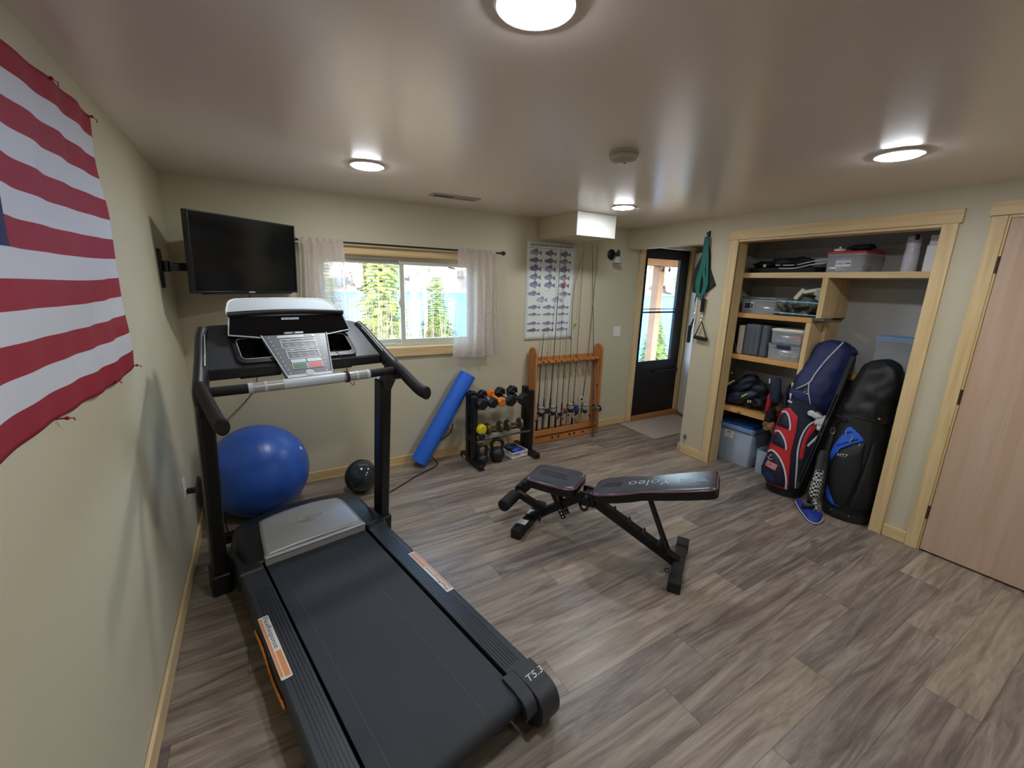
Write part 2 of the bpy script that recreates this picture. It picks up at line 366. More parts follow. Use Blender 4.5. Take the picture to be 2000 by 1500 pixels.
def basis(o, x, y):
    x = Vector(x).normalized(); y = Vector(y); y = (y - x*y.dot(x)).normalized(); z = x.cross(y)
    return Matrix(((x.x, y.x, z.x, o[0]), (x.y, y.y, z.y, o[1]), (x.z, y.z, z.z, o[2]), (0, 0, 0, 1)))
def rrect(x0, x1, y0, y1, r, n=5):
    out = []
    for cx, cy, a0 in ((x1-r, y1-r, 0), (x0+r, y1-r, 90), (x0+r, y0+r, 180), (x1-r, y0+r, 270)):
        for i in range(n+1):
            a = radians(a0+90*i/n); out.append((cx+r*cos(a), cy+r*sin(a)))
    return out
def spline(pts, n=8):
    P = [Vector(p) for p in pts]; out = []
    for i in range(len(P)-1):
        p0 = P[max(i-1, 0)]; p1 = P[i]; p2 = P[i+1]; p3 = P[min(i+2, len(P)-1)]
        for j in range(n):
            t = j/n; out.append(.5*((2*p1)+(-p0+p2)*t+(2*p0-5*p1+4*p2-p3)*t*t+(-p0+3*p1-3*p2+p3)*t*t*t))
    out.append(P[-1]); return out
# ================================================================== ROOM SHELL
REAR = -5.6; AX = 5.45; CB = 4.56          # rear wall y, alcove right wall x, closet back x
TOP = 2.42
o = MB().box(-.12, AX+.12, REAR-.12, .14, -.12, 0, 'wall').build('floor', smooth=False); o.data.materials.clear(); o.data.materials.append(floor_mat()); struct(o)
struct(MB().box(-.12, AX+.12, REAR-.12, .14, H, TOP, 'ceil').build('ceiling', smooth=False))
struct(MB().box(-.12, 0, REAR-.12, .14, 0, H, 'wall').build('wall_left', smooth=False))
struct(MB().box(0, AX, REAR-.12, REAR, 0, H, 'wall').build('wall_rear', smooth=False))
# back wall with window (0.865..2.175 x 1.06..1.815) and door (4.30..5.18 x 0..2.07)
WX0, WX1, WZ0, WZ1 = .865, 2.175, 1.062, 1.815; DX0, DX1, DZ = 4.30, 5.18, 2.075
b = MB()
for x0, x1, z0, z1 in ((0, WX0, 0, H), (WX0, WX1, 0, WZ0), (WX0, WX1, WZ1, H), (WX1, DX0, 0, H), (DX0, DX1, DZ, H), (DX1, AX, 0, H)): b.box(x0, x1, 0, .14, z0, z1, 'wall')
struct(b.build('wall_back', smooth=False))
# closet wall x = W .. W+.12 : opening to the alcove y -.95..0 below 2.02, closet opening y -2.545..-1.285 below 2.03, hall door y -3.65..-2.8
Y1, CY0, CY1 = -.95, -2.571, -1.272; DY0, DY1 = -3.657, -2.808
b = MB()
for y0, y1, z0, z1 in ((Y1, -.001, 2.02, H), (CY1, Y1, 0, H), (CY0, CY1, 2.03, H), (DY1, CY0, 0, H), (DY0, DY1, 2.05, H), (REAR, DY0, 0, H)): b.box(W, W+.12, y0, y1, z0, z1, 'wall')
struct(b.build('wall_right', smooth=False))
struct(MB().box(AX, AX+.12, -1.1, 0, 0, H, 'wall').box(W+.121, AX, -1.10, -1.0, 0, H, 'wall').build('wall_alcove', smooth=False))
b = MB().box(CB, CB+.1, -2.8, -1.101, 0, H, 'cpaint').box(W+.121, CB, -1.14, -1.101, 0, H, 'cpaint').box(W+.121, CB, -2.8, -2.72, 0, H, 'cpaint')
struct(b.build('wall_closet', smooth=False))
struct(MB().box(W+.121, AX, -.999, -.001, 2.12, 2.16, 'ceil').build('ceiling_alcove', smooth=False))
# boxed duct at the ceiling with its pale access panel
b = MB().box(2.84, 3.27, -.56, -.001, 2.035, H-.001, 'wall'); struct(b.build('trim_1', smooth=False), 'boxed duct painted like the wall under the ceiling')
p = MB().box(2.835, 3.275, -.572, -.561, 2.034, H-.004, 'acc').build('access_panel', bevel=.002)
tag(p, 'white rectangular access panel on the ceiling duct box above the fish chart', 'panel')
# baseboards
def base(n, *a, k='px'): struct(MB().box(*a, k).build(n, bevel=.004))
base('baseboard_left', .0005, .015, REAR+.01, -.017, .0005, .085, k='py')
base('baseboard_back', .001, 4.205, -.015, -.0005, .0005, .085)
base('baseboard_right', W-.015, W-.0005, -1.212, Y1-.015, .0005, .085, k='py')
base('baseboard_right_jamb', W-.015, W+.1, Y1+.001, Y1+.014, .0005, .085, k='px')
base('baseboard_right_hall', W-.015, W-.0005, -2.752, -2.626, .0005, .085, k='py')
base('baseboard_right_rear', W-.015, W-.0005, REAR+.01, -3.75, .0005, .085, k='py')
# closet casing: two legs, head, jamb lining
b = MB().box(W-.02, W-.0005, -1.29, -1.212, .0005, 2.03, 'pz').box(W-.02, W-.0005, -2.625, -2.553, .0005, 2.03, 'pz')
b.box(W-.024, W-.0005, -2.638, -1.205, 2.03, 2.108, 'py')
b.box(W-.012, W+.125, -1.29, -1.272, .0005, 2.03, 'pz').box(W-.012, W+.125, -2.571, -2.553, .0005, 2.03, 'pz').box(W-.012, W+.125, -2.553, -1.29, 2.012, 2.03, 'py')
struct(b.build('trim_2', bevel=.002), 'pale pine casing round the open closet')
b = MB().box(W-.02, W-.0005, -2.815, -2.752, .0005, 2.05, 'pz').box(W-.02, W-.0005, -3.715, -3.65, .0005, 2.05, 'pz').box(W-.024, W-.0005, -3.73, -2.74, 2.052, 2.125, 'py')
b.box(W-.012, W+.125, -2.825, -2.808, .0005, 2.05, 'pz').box(W-.012, W+.125, -3.657, -3.64, .0005, 2.05, 'pz').box(W-.012, W+.125, -3.64, -2.825, 2.0361, 2.05, 'py')
struct(b.build('trim_3', bevel=.002), 'pale pine casing round the flush door')
b = MB().box(4.215, 4.297, -.018, -.0005, .0005, 2.075, 'pz').box(4.215, 5.183, -.018, -.0005, 2.0755, 2.115, 'px')
b.box(4.297, 4.318, -.001, .139, .03, 2.07, 'pz').box(5.122, 5.179, -.001, .139, .046, 2.07, 'pz').box(4.30, 5.18, -.045, .139, .0005, .045, 'oakx')
struct(b.build('trim_4', bevel=.002), 'pine casing and sill of the entry door')
# closet shelving
t = thing('closet_shelving', 'built-in pine shelves and dividers inside the open closet', 'shelving', (4.15, -1.9, 0))
def cs(n, *a, k='poy'): MB().box(*a, k).build(n, t, world=True, bevel=.002)
cs('shelf', 4.15, CB-.002, -2.718, -1.142, 1.722, 1.764, k='py')
cs('shelf', 4.15, CB-.002, -1.886, -1.142, 1.38, 1.42)
cs('shelf', 4.15, CB-.002, -1.848, -1.142, 1.008, 1.052)
cs('shelf', 4.15, CB-.002, -1.66, -1.142, .515, .56)
cs('shelf', 4.40, CB-.002, -2.716, -1.95, .955, .995)
cs('divider', 4.15, CB-.002, -1.947, -1.909, 1.42, 1.721, k='pz')
cs('divider', 4.15, CB-.002, -1.886, -1.85, .9, 1.379, k='pz')
cs('side_panel', 4.35, CB-.002, -1.912, -1.8875, .0005, 1.3995, k='pz')
cs('cleat', 4.16, 4.30, -1.965, -1.888, 1.40, 1.419, k='dgrey')
struct(MB().box(W+.5, W+.55, -4.2, -2.73, 0, H, 'wall').box(W+.121, W+.5, -4.25, -4.2, 0, H, 'wall').build('wall_hall', smooth=False))  # unseen enclosure added behind the flush door, keeps daylight from leaking under it
# flush door on the right, slightly proud on its hinges
b = thing('door_3', 'flush unfinished wood door with bronze hinges at the right edge', 'door', (W, DY1-.01, 0)); b['kind'] = 'structure'
MB().box(W-.010, W+.028, DY0+.02, DY1-.019, .012, 2.035, 'doorwood').build('slab', b, world=True, bevel=.002)
for z in (.27, 1.03, 1.79):
    h = MB().cyl((W-.014, DY1-.011, z-.045), (W-.014, DY1-.011, z+.045), .0065, 'knob', 10)
    h.box(W-.012, W-.009, DY1-.018, DY1-.006, z-.045, z+.045, 'knob'); h.build('hinge', b, world=True)
k = MB().cyl((W-.011, DY0+.09, .95), (W-.045, DY0+.09, .95), .012, 'knob').sphere((W-.06, DY0+.09, .95), .027, 'knob'); k.build('door_knob', b, world=True)

# ------------------------------------------------------------------ window
w = thing('window_1', 'sliding vinyl window with pine casing in the back wall', 'window', (1.52, .07, 1.062)); w['kind'] = 'structure'
b = MB().box(WX0-.06, WX1+.06, -.018, -.0005, WZ1-.008, WZ1+.056, 'px').box(WX0-.06, WX1+.06, -.026, -.0005, .99, WZ0+.004, 'px')
b.box(WX0-.06, WX0+.004, -.018, -.0005, WZ0+.005, WZ1-.009, 'pz').box(WX1-.004, WX1+.06, -.018, -.0005, WZ0+.005, WZ1-.009, 'pz')
b.box(WX0+.001, WX1-.001, -.001, .06, WZ1-.012, WZ1-.001, 'px').box(WX0+.001, WX1-.001, -.001, .06, WZ0+.001, WZ0+.008, 'px')
b.build('casing', w, world=True, bevel=.002)
def ring(b, x0, x1, z0, z1, fw, y0, y1, k):
    b.box(x0, x1, y0, y1, z0, z0+fw, k).box(x0, x1, y0, y1, z1-fw, z1, k).box(x0, x0+fw, y0, y1, z0+fw, z1-fw, k).box(x1-fw, x1, y0, y1, z0+fw, z1-fw, k); return b
ring(MB(), WX0+.001, WX1-.001, WZ0+.008, WZ1-.012, .022, .055, .139, 'vin').build('window_frame', w, world=True, bevel=.002)
for nm, x0, x1, y0, y1 in (('sash', WX0+.02, 1.545, .098, .125), ('sash', 1.50, WX1-.02, .064, .092)):
    s_ = ring(MB(), x0, x1, WZ0+.028, WZ1-.033, .036, y0, y1, 'vin').build(nm, w, world=True, bevel=.003)
    MB().box(x0+.034, x1-.034, (y0+y1)/2-.002, (y0+y1)/2+.002, WZ0+.062, WZ1-.067, 'glass').build('pane', s_, world=True, smooth=False)
MB().box(1.492, 1.502, .062, .09, 1.40, 1.47, 'vin').box(1.484, 1.494, .058, .075, 1.42, 1.45, 'vin').build('latch', w, world=True, bevel=.002)
# ------------------------------------------------------------------ storm door (black)
w = thing('door_1', 'black storm door with a tall glass pane and porch beyond', 'door', (4.74, .06, 0)); w['kind'] = 'structure'
b = MB(); X0, X1 = 4.32, 5.12
b.box(X0, X0+.05, .03, .068, .047, 2.068, 'dark').box(X1-.16, X1, .03, .068, .047, 2.068, 'dark').box(X0+.05, X1-.16, .03, .068, 1.955, 2.068, 'dark').box(X0+.05, X1-.16, .03, .068, .047, .725, 'dark')
b.build('slab', w, world=True, bevel=.003)
ring(MB(), X0+.045, X1-.155, .72, 1.96, .014, .022, .03, 'dark').box(X0+.05, X1-.16, .024, .05, 1.318, 1.338, 'dark').box(X0+.05, X1-.16, .03, .05, 1.362, 1.372, 'dark').build('glazing_bar', w, world=True, bevel=.001)
MB().box(X0+.05, X1-.16, .048, .051, .725, 1.955, 'glass').build('pane', w, world=True, smooth=False)
b = MB().cyl((4.66, -.01, .60), (5.06, -.01, .60), .008, 'blkm', 12)
for x in (4.66, 5.06): b.sphere((x, -.01, .60), .017, 'blkm', 12, 8)
for x in (4.67, 5.05): b.cyl((x, -.01, .60), (x, .031, .60), .012, 'blkm', 10)
b.build('push_bar', w, world=True)
# white panel door, swung fully into the alcove
w = thing('door_2', 'white six-panel door standing open against the alcove', 'door', (5.17, -.02, 0)); w['kind'] = 'structure'
T = Matrix.Translation((5.195, -.03, 0)) @ Matrix.Rotation(radians(-118), 4, 'Z')      # local x runs along the slab
b = MB(); b.T = T; b.box(0, .80, -.035, .0, .018, 2.04, 'white')
for x0, x1 in ((.11, .36), (.45, .70)):
    for z0, z1 in ((.2, .78), (.92, 1.5), (1.62, 1.9)):
        for y0, y1 in ((-.041, -.0355),):
            ring(b, x0, x1, z0, z1, .02, y0, y1, 'white'); b.box(x0+.045, x1-.045, y0, y1, z0+.045, z1-.045, 'white')
b.build('slab', w, world=True, bevel=.003)
b = MB(); b.T = T; b.cyl((.74, -.035, .98), (.74, -.075, .98), .011, 'knob').sphere((.74, -.09, .98), .026, 'knob', 16, 10); b.build('door_knob', w, world=True)
# entry mat
mt = MB(); mt.prism([(4.085, -.045), (5.02, -.07), (5.05, -.62), (4.05, -.60)], .0006, .009, 'mat_'); tag(mt.build('door_mat', bevel=.003), 'beige woven mat on the floor in front of the black storm door', 'mat')

# ------------------------------------------------------------------ ceiling lamps
em = bpy.data.materials.new('lamp_diffuser'); em.use_nodes = True; e_ = em.node_tree.nodes['Principled BSDF']
e_.inputs['Base Color'].default_value = (1, 1, 1, 1); e_.inputs['Emission Color'].default_value = lin((246, 250, 255)); e_.inputs['Emission Strength'].default_value = LAMP
M['lamp'] = em
LL = {(1.045, -.95): 'round recessed ceiling light nearest the wall screen and window', (1.055, -2.6): 'round recessed ceiling light at the top edge, directly above the treadmill belt',
      (3.01, -.92): 'round recessed ceiling light beside the duct box near the entry', (3.0, -2.63): 'round recessed ceiling light in front of the open closet',
      (3.0, -4.3): 'round recessed ceiling light behind the viewer on the flush door side'}
for (x, y), lb in LL.items():
    t = thing('recessed_light', lb, 'ceiling light', (x, y, H), group='recessed ceiling lights')
    MB().lathe([(.094, -.0005), (.096, -.004), (.09, -.009), (.079, -.0095)], 'white', 40).build('trim_ring', t)
    MB().lathe([(.0785, -.0096), (.076, -.013), (.06, -.0155), (.0005, -.017)], 'lamp', 40).build('diffuser', t)
t = thing('smoke_detector', 'round white smoke detector on the middle of the ceiling', 'smoke detector', (2.0, -1.93, H))
MB().lathe([(.068, -.0005), (.07, -.012), (.066, -.014)], 'grille', 32).build('mounting_base', t)
MB().lathe([(.062, -.014), (.066, -.02), (.06, -.036), (.04, -.043), (.0005, -.044)], 'grille', 32).cyl((.02, .01, -.042), (.02, .01, -.0455), .006, 'char', 8).build('cover', t)
t = thing('ceiling_vent', 'slim beige register vent in the ceiling above the window', 'vent', (1.79, -.43, H), radians(-2))
b = MB()
b.box(-.185, .185, -.055, -.04, -.007, -.0005, 'grille').box(-.185, .185, .04, .055, -.007, -.0005, 'grille').box(-.185, -.165, -.04, .04, -.007, -.0005, 'grille').box(.165, .185, -.04, .04, -.007, -.0005, 'grille').box(-.006, .006, -.04, .04, -.007, -.0005, 'grille')
b.build('frame', t, bevel=.001)
MB().box(-.165, -.006, -.04, .04, -.0015, -.0005, 'rub').box(.006, .165, -.04, .04, -.0015, -.0005, 'char').build('backing', t)
b = MB()
for i in range(13):
    for x0, s_ in ((-.16, .5), (.012, -.5)):
        xx = x0+.006+i*.0118; T = Matrix.Translation((xx, 0, -.0035)) @ Matrix.Rotation(s_, 4, 'Y'); b.box(-.0007, .0007, -.039, .039, -.003, .003, 'grille', T)
b.build('slats', t)
# ================================================================== TREADMILL
T0 = thing('treadmill', 'large black and silver treadmill with console and upright arms beside the flag wall', 'treadmill', (.564, -.909, 0), radians(11))
def tb(name, b, **k): return b.build(name, T0, **k)
# deck, belt, rollers
BE = -1.70                                              # rear end (local y)
def beltfn(u, v):                                       # v runs front -> rear over the top, round the roller and back
    L1 = 1.40; r = .038; zt = .158
    s = v*(L1+pi*r+.35)
    x = -.262+.524*u
    if s < L1: return (x, -.27-s, zt)
    s -= L1; yc = -.27-L1
    if s < pi*r: a = s/r; return (x, yc-r*sin(a), zt-r+r*cos(a))
    return (x, yc+(s-pi*r), zt-2*r)
bl = MB().grid(beltfn, 12, 90, 'belt')
belt = tb('walking_belt', bl, angle=80)
b = MB()
for x in (-.205, .12): b.box(x-.0012, x+.0012, -1.66, -.30, .1583, .1587, 'beltline')
b.build('wear_line', belt)
tb('deck', MB().box(-.262, .262, -1.655, -.2, .122, .152, 'rub'), bevel=.003)
tb('rear_roller', MB().cyl((-.29, -1.67, .12), (.29, -1.67, .12), .034, 'blkm', 24))
for s in (-1, 1):
    # side rail, ribbed top, rounded end cap
    prof = [(s*.275, .168), (s*.375, .168), (s*.386, .158), (s*.388, .10), (s*.38, .06), (s*.365, .058), (s*.365, .10), (s*.275, .13)]
    n = len(prof); vs = [(x, -.32, z) for x, z in prof]+[(x, -1.63, z) for x, z in prof]
    r = tb('side_rail', MB().add(vs, [tuple(range(n)), tuple(range(n, 2*n))[::-1]]+[(i, (i+1) % n, n+(i+1) % n, n+i) for i in range(n)], 'char'), bevel=.004)
    g = MB()
    for i in range(6): x = s*(.287+i*.0125); g.box(x-.0015, x+.0015, -1.58, -.5, .1681, .1692, 'blk')
    g.build('tread_ribs', r)
    # end cap, side profile drawn in y-z
    cap = [(-1.60, .171)]+[(p.x, p.y) for p in spline([(-1.69, .171, 0), (-1.735, .158, 0), (-1.762, .125, 0), (-1.768, .08, 0), (-1.752, .035, 0), (-1.71, .008, 0), (-1.66, .003, 0)], 5)]+[(-1.61, .02), (-1.60, .055)]
    T = basis((s*.30 if s > 0 else -.392, 0, 0), (0, 1, 0), (0, 0, 1))
    c = MB().prism(cap, 0, .092, 'char', T)
    hook = [(-1.60, .173), (-1.665, .173), (-1.71, .164), (-1.735, .145), (-1.745, .115), (-1.735, .085), (-1.722, .085), (-1.722, .11), (-1.712, .132), (-1.69, .148), (-1.66, .156), (-1.60, .156)]
    T2 = basis((.245 if s > 0 else -.30, 0, 0), (0, 1, 0), (0, 0, 1))
    c.prism(hook, 0, .055, 'char', T2); c.cyl((s*.385, -1.725, .085), (s*.3925, -1.725, .085), .007, 'blk', 12)
    ec = tb('end_cap', c, bevel=.007, seg=3)
    tb('rear_foot', MB().cyl((s*.33, -1.70, 0), (s*.33, -1.70, .03), .022, 'rub', 16))
    # sticker
    y0, y1 = -1.085, -.70
    q = MB().prism(rrect(s*.36-.02, s*.36+.02, y0, y1, .006), .1693, .1700, 'sticker')
    if s < 0:
        q.box(-.378, -.368, -1.07, -.71, .1701, .1703, 'storange').box(-.364, -.345, -1.075, -.93, .1701, .1703, 'storange')
        text_mb(q, 'FlexResponse', .026, 'ink', basis((-.355, -.81, .1702), (0, -1, 0), (1, 0, 0)), .0003, .205)
    else:
        q.box(.368, .378, -1.07, -.71, .1701, .1703, 'storange').box(.345, .364, -.855, -.71, .1701, .1703, 'storange')
        text_mb(q, 'FlexResponse', .026, 'ink', basis((.355, -.965, .1702), (0, 1, 0), (-1, 0, 0)), .0003, .205)
    q.build('sticker', r)
q = MB(); text_mb(q, 'T5.3', .04, 'shirt', basis((.350, -1.668, .1716), (1, 0, 0), (0, 1, 0)), .0005, .078, .25); q.build('model_lettering', T0)
# lower frame
tb('lower_frame', MB().box(-.36, -.30, -1.6, -.2, .055, .12, 'blkm').box(.30, .36, -1.6, -.2, .055, .12, 'blkm').box(-.36, .36, -.36, -.28, .05, .1, 'blkm'), bevel=.003)
b = MB()
for i in range(12):
    t_ = i/11; y = -.72-.42*t_; zz = .118+.012*sin(t_*pi*2.2); b.sphere((-.394, y, zz), .011, 'orange', 10, 6, sx=.5, sy=2.4, sz=.9)
tb('folding_latch_handle', b)
# motor hood: black shell + silver lid
def hood(u, v):
    x = (u*2-1); y = -.31+.44*v
    w_ = .392-.05*v**3; bulge = .018*(1-x*x)
    z = .172+.055*sin(min(1, v*1.35)*pi*.62)+bulge
    ex = max(0, abs(x)-.86)/.14; z -= .10*ex**2
    y2 = y+.09*(1-x*x)*v
    if v > .8: z -= .16*((v-.8)/.2)**1.6
    return (x*w_, y2, z)
tb('motor_hood', MB().grid(hood, 36, 22, 'blk'), solid=.006, angle=70)
b = MB()
def lid(u, v):
    x = (u*2-1)*.955; P_ = hood((x*.70+1)/2, .04+.62*v)
    return (P_[0]*(1-.12*v), P_[1]-.004, P_[2]+.012-.0035*(abs(u*2-1) > .97)-.004*(v > .97))
b.grid(lid, 24, 14, 'silver')
lid_o = tb('hood_lid', b, solid=.008, angle=60)
b = MB(); e = lid(0, 0); f_ = lid(1, 0)
b.box(-.266, .266, -.316, -.282, .155, .203, 'silver'); b.box(-.264, .264, -.322, -.308, .196, .207, 'lgrey')
b.build('lid_lip', lid_o, bevel=.004)
b = MB(); cz = lid(.5, .5); ez = Vector((cz[0], cz[1], cz[2]+.006)); TT = basis(ez, (1, 0, 0), (0, 1, .05))
pts = [TT @ Vector((.040*cos(a), .024*sin(a), 0)) for a in [2*pi*i/28 for i in range(29)]]
b.tube(pts, .0026, 'embl', 6); b.bar(TT @ Vector((-.085, -.010, 0)), TT @ Vector((-.03, -.004, 0)), .0022, .002, 'embl'); b.bar(TT @ Vector((.03, .004, 0)), TT @ Vector((.085, .010, 0)), .0022, .002, 'embl')
text_mb(b, 'N', .05, 'embl', TT @ Matrix.Translation((0, 0, 0)), .002, .026, .25)
b.build('emblem', lid_o)
for s in (-1, 1):                                        # wheel housings where the rails leave the hood
    b = MB().cyl((s*.275, -.30, .13), (s*.392, -.30, .13), .056, 'blk', 28); b.box(min(s*.275, s*.392), max(s*.275, s*.392), -.30, -.12, .05, .186, 'blk'); tb('rail_cover', b, bevel=.012, seg=3)
    # upright: sleeve + post
    foot = Vector((s*.448, -.12, 0)); topv = Vector((s*.424, -.30, 1.06))
    b = MB().bar(foot+Vector((0, 0, .001)), foot.lerp(topv, .125), .088, .128, 'blk', up=(0, 1, 0)); tb('foot_sleeve', b, bevel=.012, seg=3)
    b = MB().bar(foot.lerp(topv, .1), topv, .066, .100, 'blkm', up=(0, 1, 0)); tb('upright', b, bevel=.014, seg=3)
    b = MB().bar((s*.42, -.12, .035), (s*.40, .34, .035), .06, .06, 'blkm'); b.bar((s*.40, .34, .02), (s*.40, .34, .05), .07, .07, 'rub'); tb('base_rail', b, bevel=.008)
    # side arm frame
    pts = spline([(s*.366, -.095, 1.352), (s*.384, -.15, 1.318), (s*.404, -.26, 1.250), (s*.424, -.36, 1.188), (s*.44, -.44, 1.135), (s*.44, -.46, 1.09)], 6)
    b = MB().tube(pts, [.036+.006*i/len(pts) for i in range(len(pts))], 'blk', 16, flat=.62, up=(0, .5, .8)); b.bar((s*.426, -.31, 1.02), (s*.434, -.41, 1.15), .05, .075, 'blk', up=(0, 1, 0))
    af = tb('side_arm', b, angle=60)
    pts = spline([(s*.372, -.16, 1.348), (s*.388, -.26, 1.292), (s*.405, -.35, 1.235)], 8)
    MB().tube(pts, .0022, 'silver', 6).build('trim_line', af)
    # handle
    pts = spline([(s*.440, -.42, 1.155), (s*.437, -.50, 1.142), (s*.430, -.62, 1.108), (s*.424, -.72, 1.085), (s*.420, -.80, 1.082)], 6)
    b = MB().tube(pts, .0335, 'foam', 20, flat=.72, up=(0, 0, 1)); tb('handle_grip', b, bevel=.006, angle=50)
tb('front_crossbar', MB().bar((-.40, .33, .035), (.40, .33, .035), .05, .05, 'blkm'), bevel=.006)
# pulse bar
def barp(x): return (x, -.452-.018*(1-(x/.40)**2), 1.138)
b = MB().tube([barp(-.415+.83*i/24) for i in range(25)], .0215, 'foam', 16)
pb = tb('pulse_bar', b)
b = MB().tube([barp(-.135+.27*i/8) for i in range(9)], .0245, 'lgrey', 18); b.build('bar_cover', pb)
for s in (-1, 1):
    b = MB().tube([barp(s*(.135+.135*i/6)) for i in range(7)], .0235, 'silver', 18); g = b.build('pulse_sensor', pb)
    for x in (.262, .20): MB().tube([barp(s*(x+.012)), barp(s*(x-.0 if x < .25 else x-.006))], .0246, 'lgrey', 18).build('sensor_ring', g)
# safety key cord wound on the bar
b = MB()
for x in (.150, .157, .163): b.tube([(x, barp(x)[1]+.027*cos(a), 1.138+.027*sin(a)) for a in [2*pi*i/16 for i in range(17)]], .0022, 'cab', 6)
b.tube(spline([(.150, -.34, 1.255), (.156, -.40, 1.235), (.160, -.455, 1.20), (.162, -.46, 1.165)], 5), .0018, 'cab', 6)
b.tube(spline([(.165, -.475, 1.12), (.176, -.48, 1.098), (.188, -.475, 1.095), (.19, -.47, 1.11)], 5), .0018, 'cab', 6)
tb('safety_cord', b)
# console: tray plane rising 31 deg, steeper key panel and display
def plane(y, z, deg):
    a = radians(deg); return Matrix(((1, 0, 0, 0), (0, cos(a), -sin(a), y), (0, sin(a), cos(a), z), (0, 0, 0, 1)))    # local (x, t, n)
TC = plane(-.335, 1.212, 33); TV_ = plane(-.3336, 1.239, 40.2); TD_ = plane(-.214, 1.325, 59); TR_ = plane(-.156, 1.428, 22.5)
b = MB(); b.T = TC; q0, q1 = .035, .185
cub = ((-.262, -.095), (.118, .262))
for s in (-1, 1):
    w_ = [(s*.41, -.0), (s*.262, -.0), (s*.262, .315), (s*.34, .312), (s*.375, .295), (s*.39, .262)]
    b.prism(w_ if s < 0 else w_[::-1], -.04, .0, 'char')
b.prism([(-.262, 0), (.262, 0), (.262, q0), (-.262, q0)], -.04, .0, 'char').prism([(-.262, q1), (.262, q1), (.262, .318), (-.262, .318)], -.04, .0, 'char').prism([(cub[0][1], q0), (cub[1][0], q0), (cub[1][0], q1), (cub[0][1], q1)], -.04, .0, 'char')
board = tb('console_tray', b, bevel=.004, smooth=False)
MB().bar((-.405, -.330, 1.187), (.405, -.330, 1.187), .022, .048, 'blk', up=(0, 0, 1)).build('tray_lip', board, bevel=.006)
for i, (x0, x1) in enumerate(cub):                       # cup pockets sunk in the tray
    b = MB(); b.T = TC
    b.box(x0, x1, q0, q1, -.105, -.10, 'blk').box(x0-.004, x0, q0-.005, q1+.005, -.105, -.0, 'blk').box(x1, x1+.004, q0-.005, q1+.005, -.105, -.0, 'blk').box(x0, x1, q0-.005, q0, -.105, -.0, 'blk').box(x0, x1, q1, q1+.005, -.105, -.0, 'blk')
    pk = b.build('cup_pocket', board)
    b = MB(); b.T = TC; out = rrect(x0-.014, x1+.014, q0-.024, q1+.018, .035, 5); inn = rrect(x0+.004, x1-.004, q0+.002, q1-.002, .022, 5); n = len(out)
    b.add([(x, y, .012) for x, y in out]+[(x, y, .014) for x, y in inn]+[(x, y, -.002) for x, y in out]+[(x, y, -.03) for x, y in inn], [(j, (j+1) % n, n+(j+1) % n, n+j) for j in range(n)]+[(j, (j+1) % n, 2*n+(j+1) % n, 2*n+j) for j in range(n)]+[(n+j, n+(j+1) % n, 3*n+(j+1) % n, 3*n+j) for j in range(n)], 'blk')
    b.build('pocket_rim', board, angle=50)
    b = MB(); b.T = TC; b.tube([(x, y, .0135) for x, y in inn+inn[:1]], .0022, 'silver', 6); b.build('rim_line', pk)
    if i == 0:
        b = MB(); b.T = TC; b.tube(spline([(-.215, .075, -.088), (-.19, .082, -.084), (-.165, .074, -.088)], 4), .010, 'char', 10).tube(spline([(-.225, .07, -.086), (-.235, .085, -.08), (-.25, .09, -.078)], 4), .003, 'silver', 6); b.build('pocket_clip', pk)
# key panel (grey V) with keys
b = MB(); b.T = TV_
V = [(-.10, -.118), (.10, -.118), (.150, .150), (-.150, .150)]
b.prism(V, -.04, 0, 'dgrey'); vp = tb('key_panel', b, bevel=.003, smooth=False)
TK = TV_ @ Matrix.Translation((0, 0, .0005))
b = MB(); b.T = TK
b.tube([(-.154, .150, 0), (-.103, -.12, 0)], .0035, 'lgrey', 8).tube([(.154, .150, 0), (.103, -.12, 0)], .0035, 'lgrey', 8).box(-.102, .102, -.128, -.113, -.02, .0015, 'lgrey'); b.build('panel_edge', vp)
b = MB(); b.T = TK
def keyring(x0, x1, y0, y1, w=.0045):
    b.box(x0, x1, y0, y0+w, -.001, .0012, 'lgrey').box(x0, x1, y1-w, y1, -.001, .0012, 'lgrey').box(x0, x0+w, y0, y1, -.001, .0012, 'lgrey').box(x1-w, x1, y0, y1, -.001, .0012, 'lgrey')
b.prism(rrect(-.088, .088, .126, .143, .006), 0, .0018, 'lgrey').prism(rrect(.035, .078, .129, .140, .004), .0018, .0022, 'dgrey')
keyring(-.082, .084, .056, .118); b.box(-.082, .084, .094, .099, 0, .0012, 'lgrey')
keyring(-.072, .080, -.014, .050); b.box(-.072, .080, .031, .036, 0, .0012, 'lgrey')
for j, (y, n_) in enumerate(((.081, 4), (.066, 4), (.018, 4), (.001, 4), (.107, 2), (.042, 2))):
    for i in range(n_): x = -.058+i*(.14/n_)+j*.002; b.box(x, x+.014, y, y+.003, 0, .0008, 'sticker')
b.prism(rrect(-.066, .003, -.040, -.019, .005), 0, .0022, 'lgrey').prism(rrect(.007, .076, -.040, -.019, .005), 0, .0022, 'lgrey')
b.prism(rrect(-.066, .003, -.080, -.044, .004), 0, .002, 'lgrey').prism(rrect(.007, .076, -.080, -.044, .004), 0, .002, 'lgrey')
b.prism(rrect(-.062, -.001, -.077, -.047, .003), .002, .003, 'green').prism(rrect(.011, .072, -.077, -.047, .003), .002, .003, 'red')
for i in range(10):
    t_ = i/9; y = .132-.235*t_; xl = -.124+.038*t_; b.cyl((xl, y, 0), (xl, y, .001), .0034, 'sticker', 8); b.cyl((-xl-.006, y, 0), (-xl-.006, y, .001), .0034, 'sticker', 8)
b.cyl((.0, -.110, 0), (.0, -.110, .004), .019, 'lgrey', 20); b.cyl((.0, -.110, .004), (.0, -.110, .005), .014, 'silver', 20)
b.build('keys', vp)
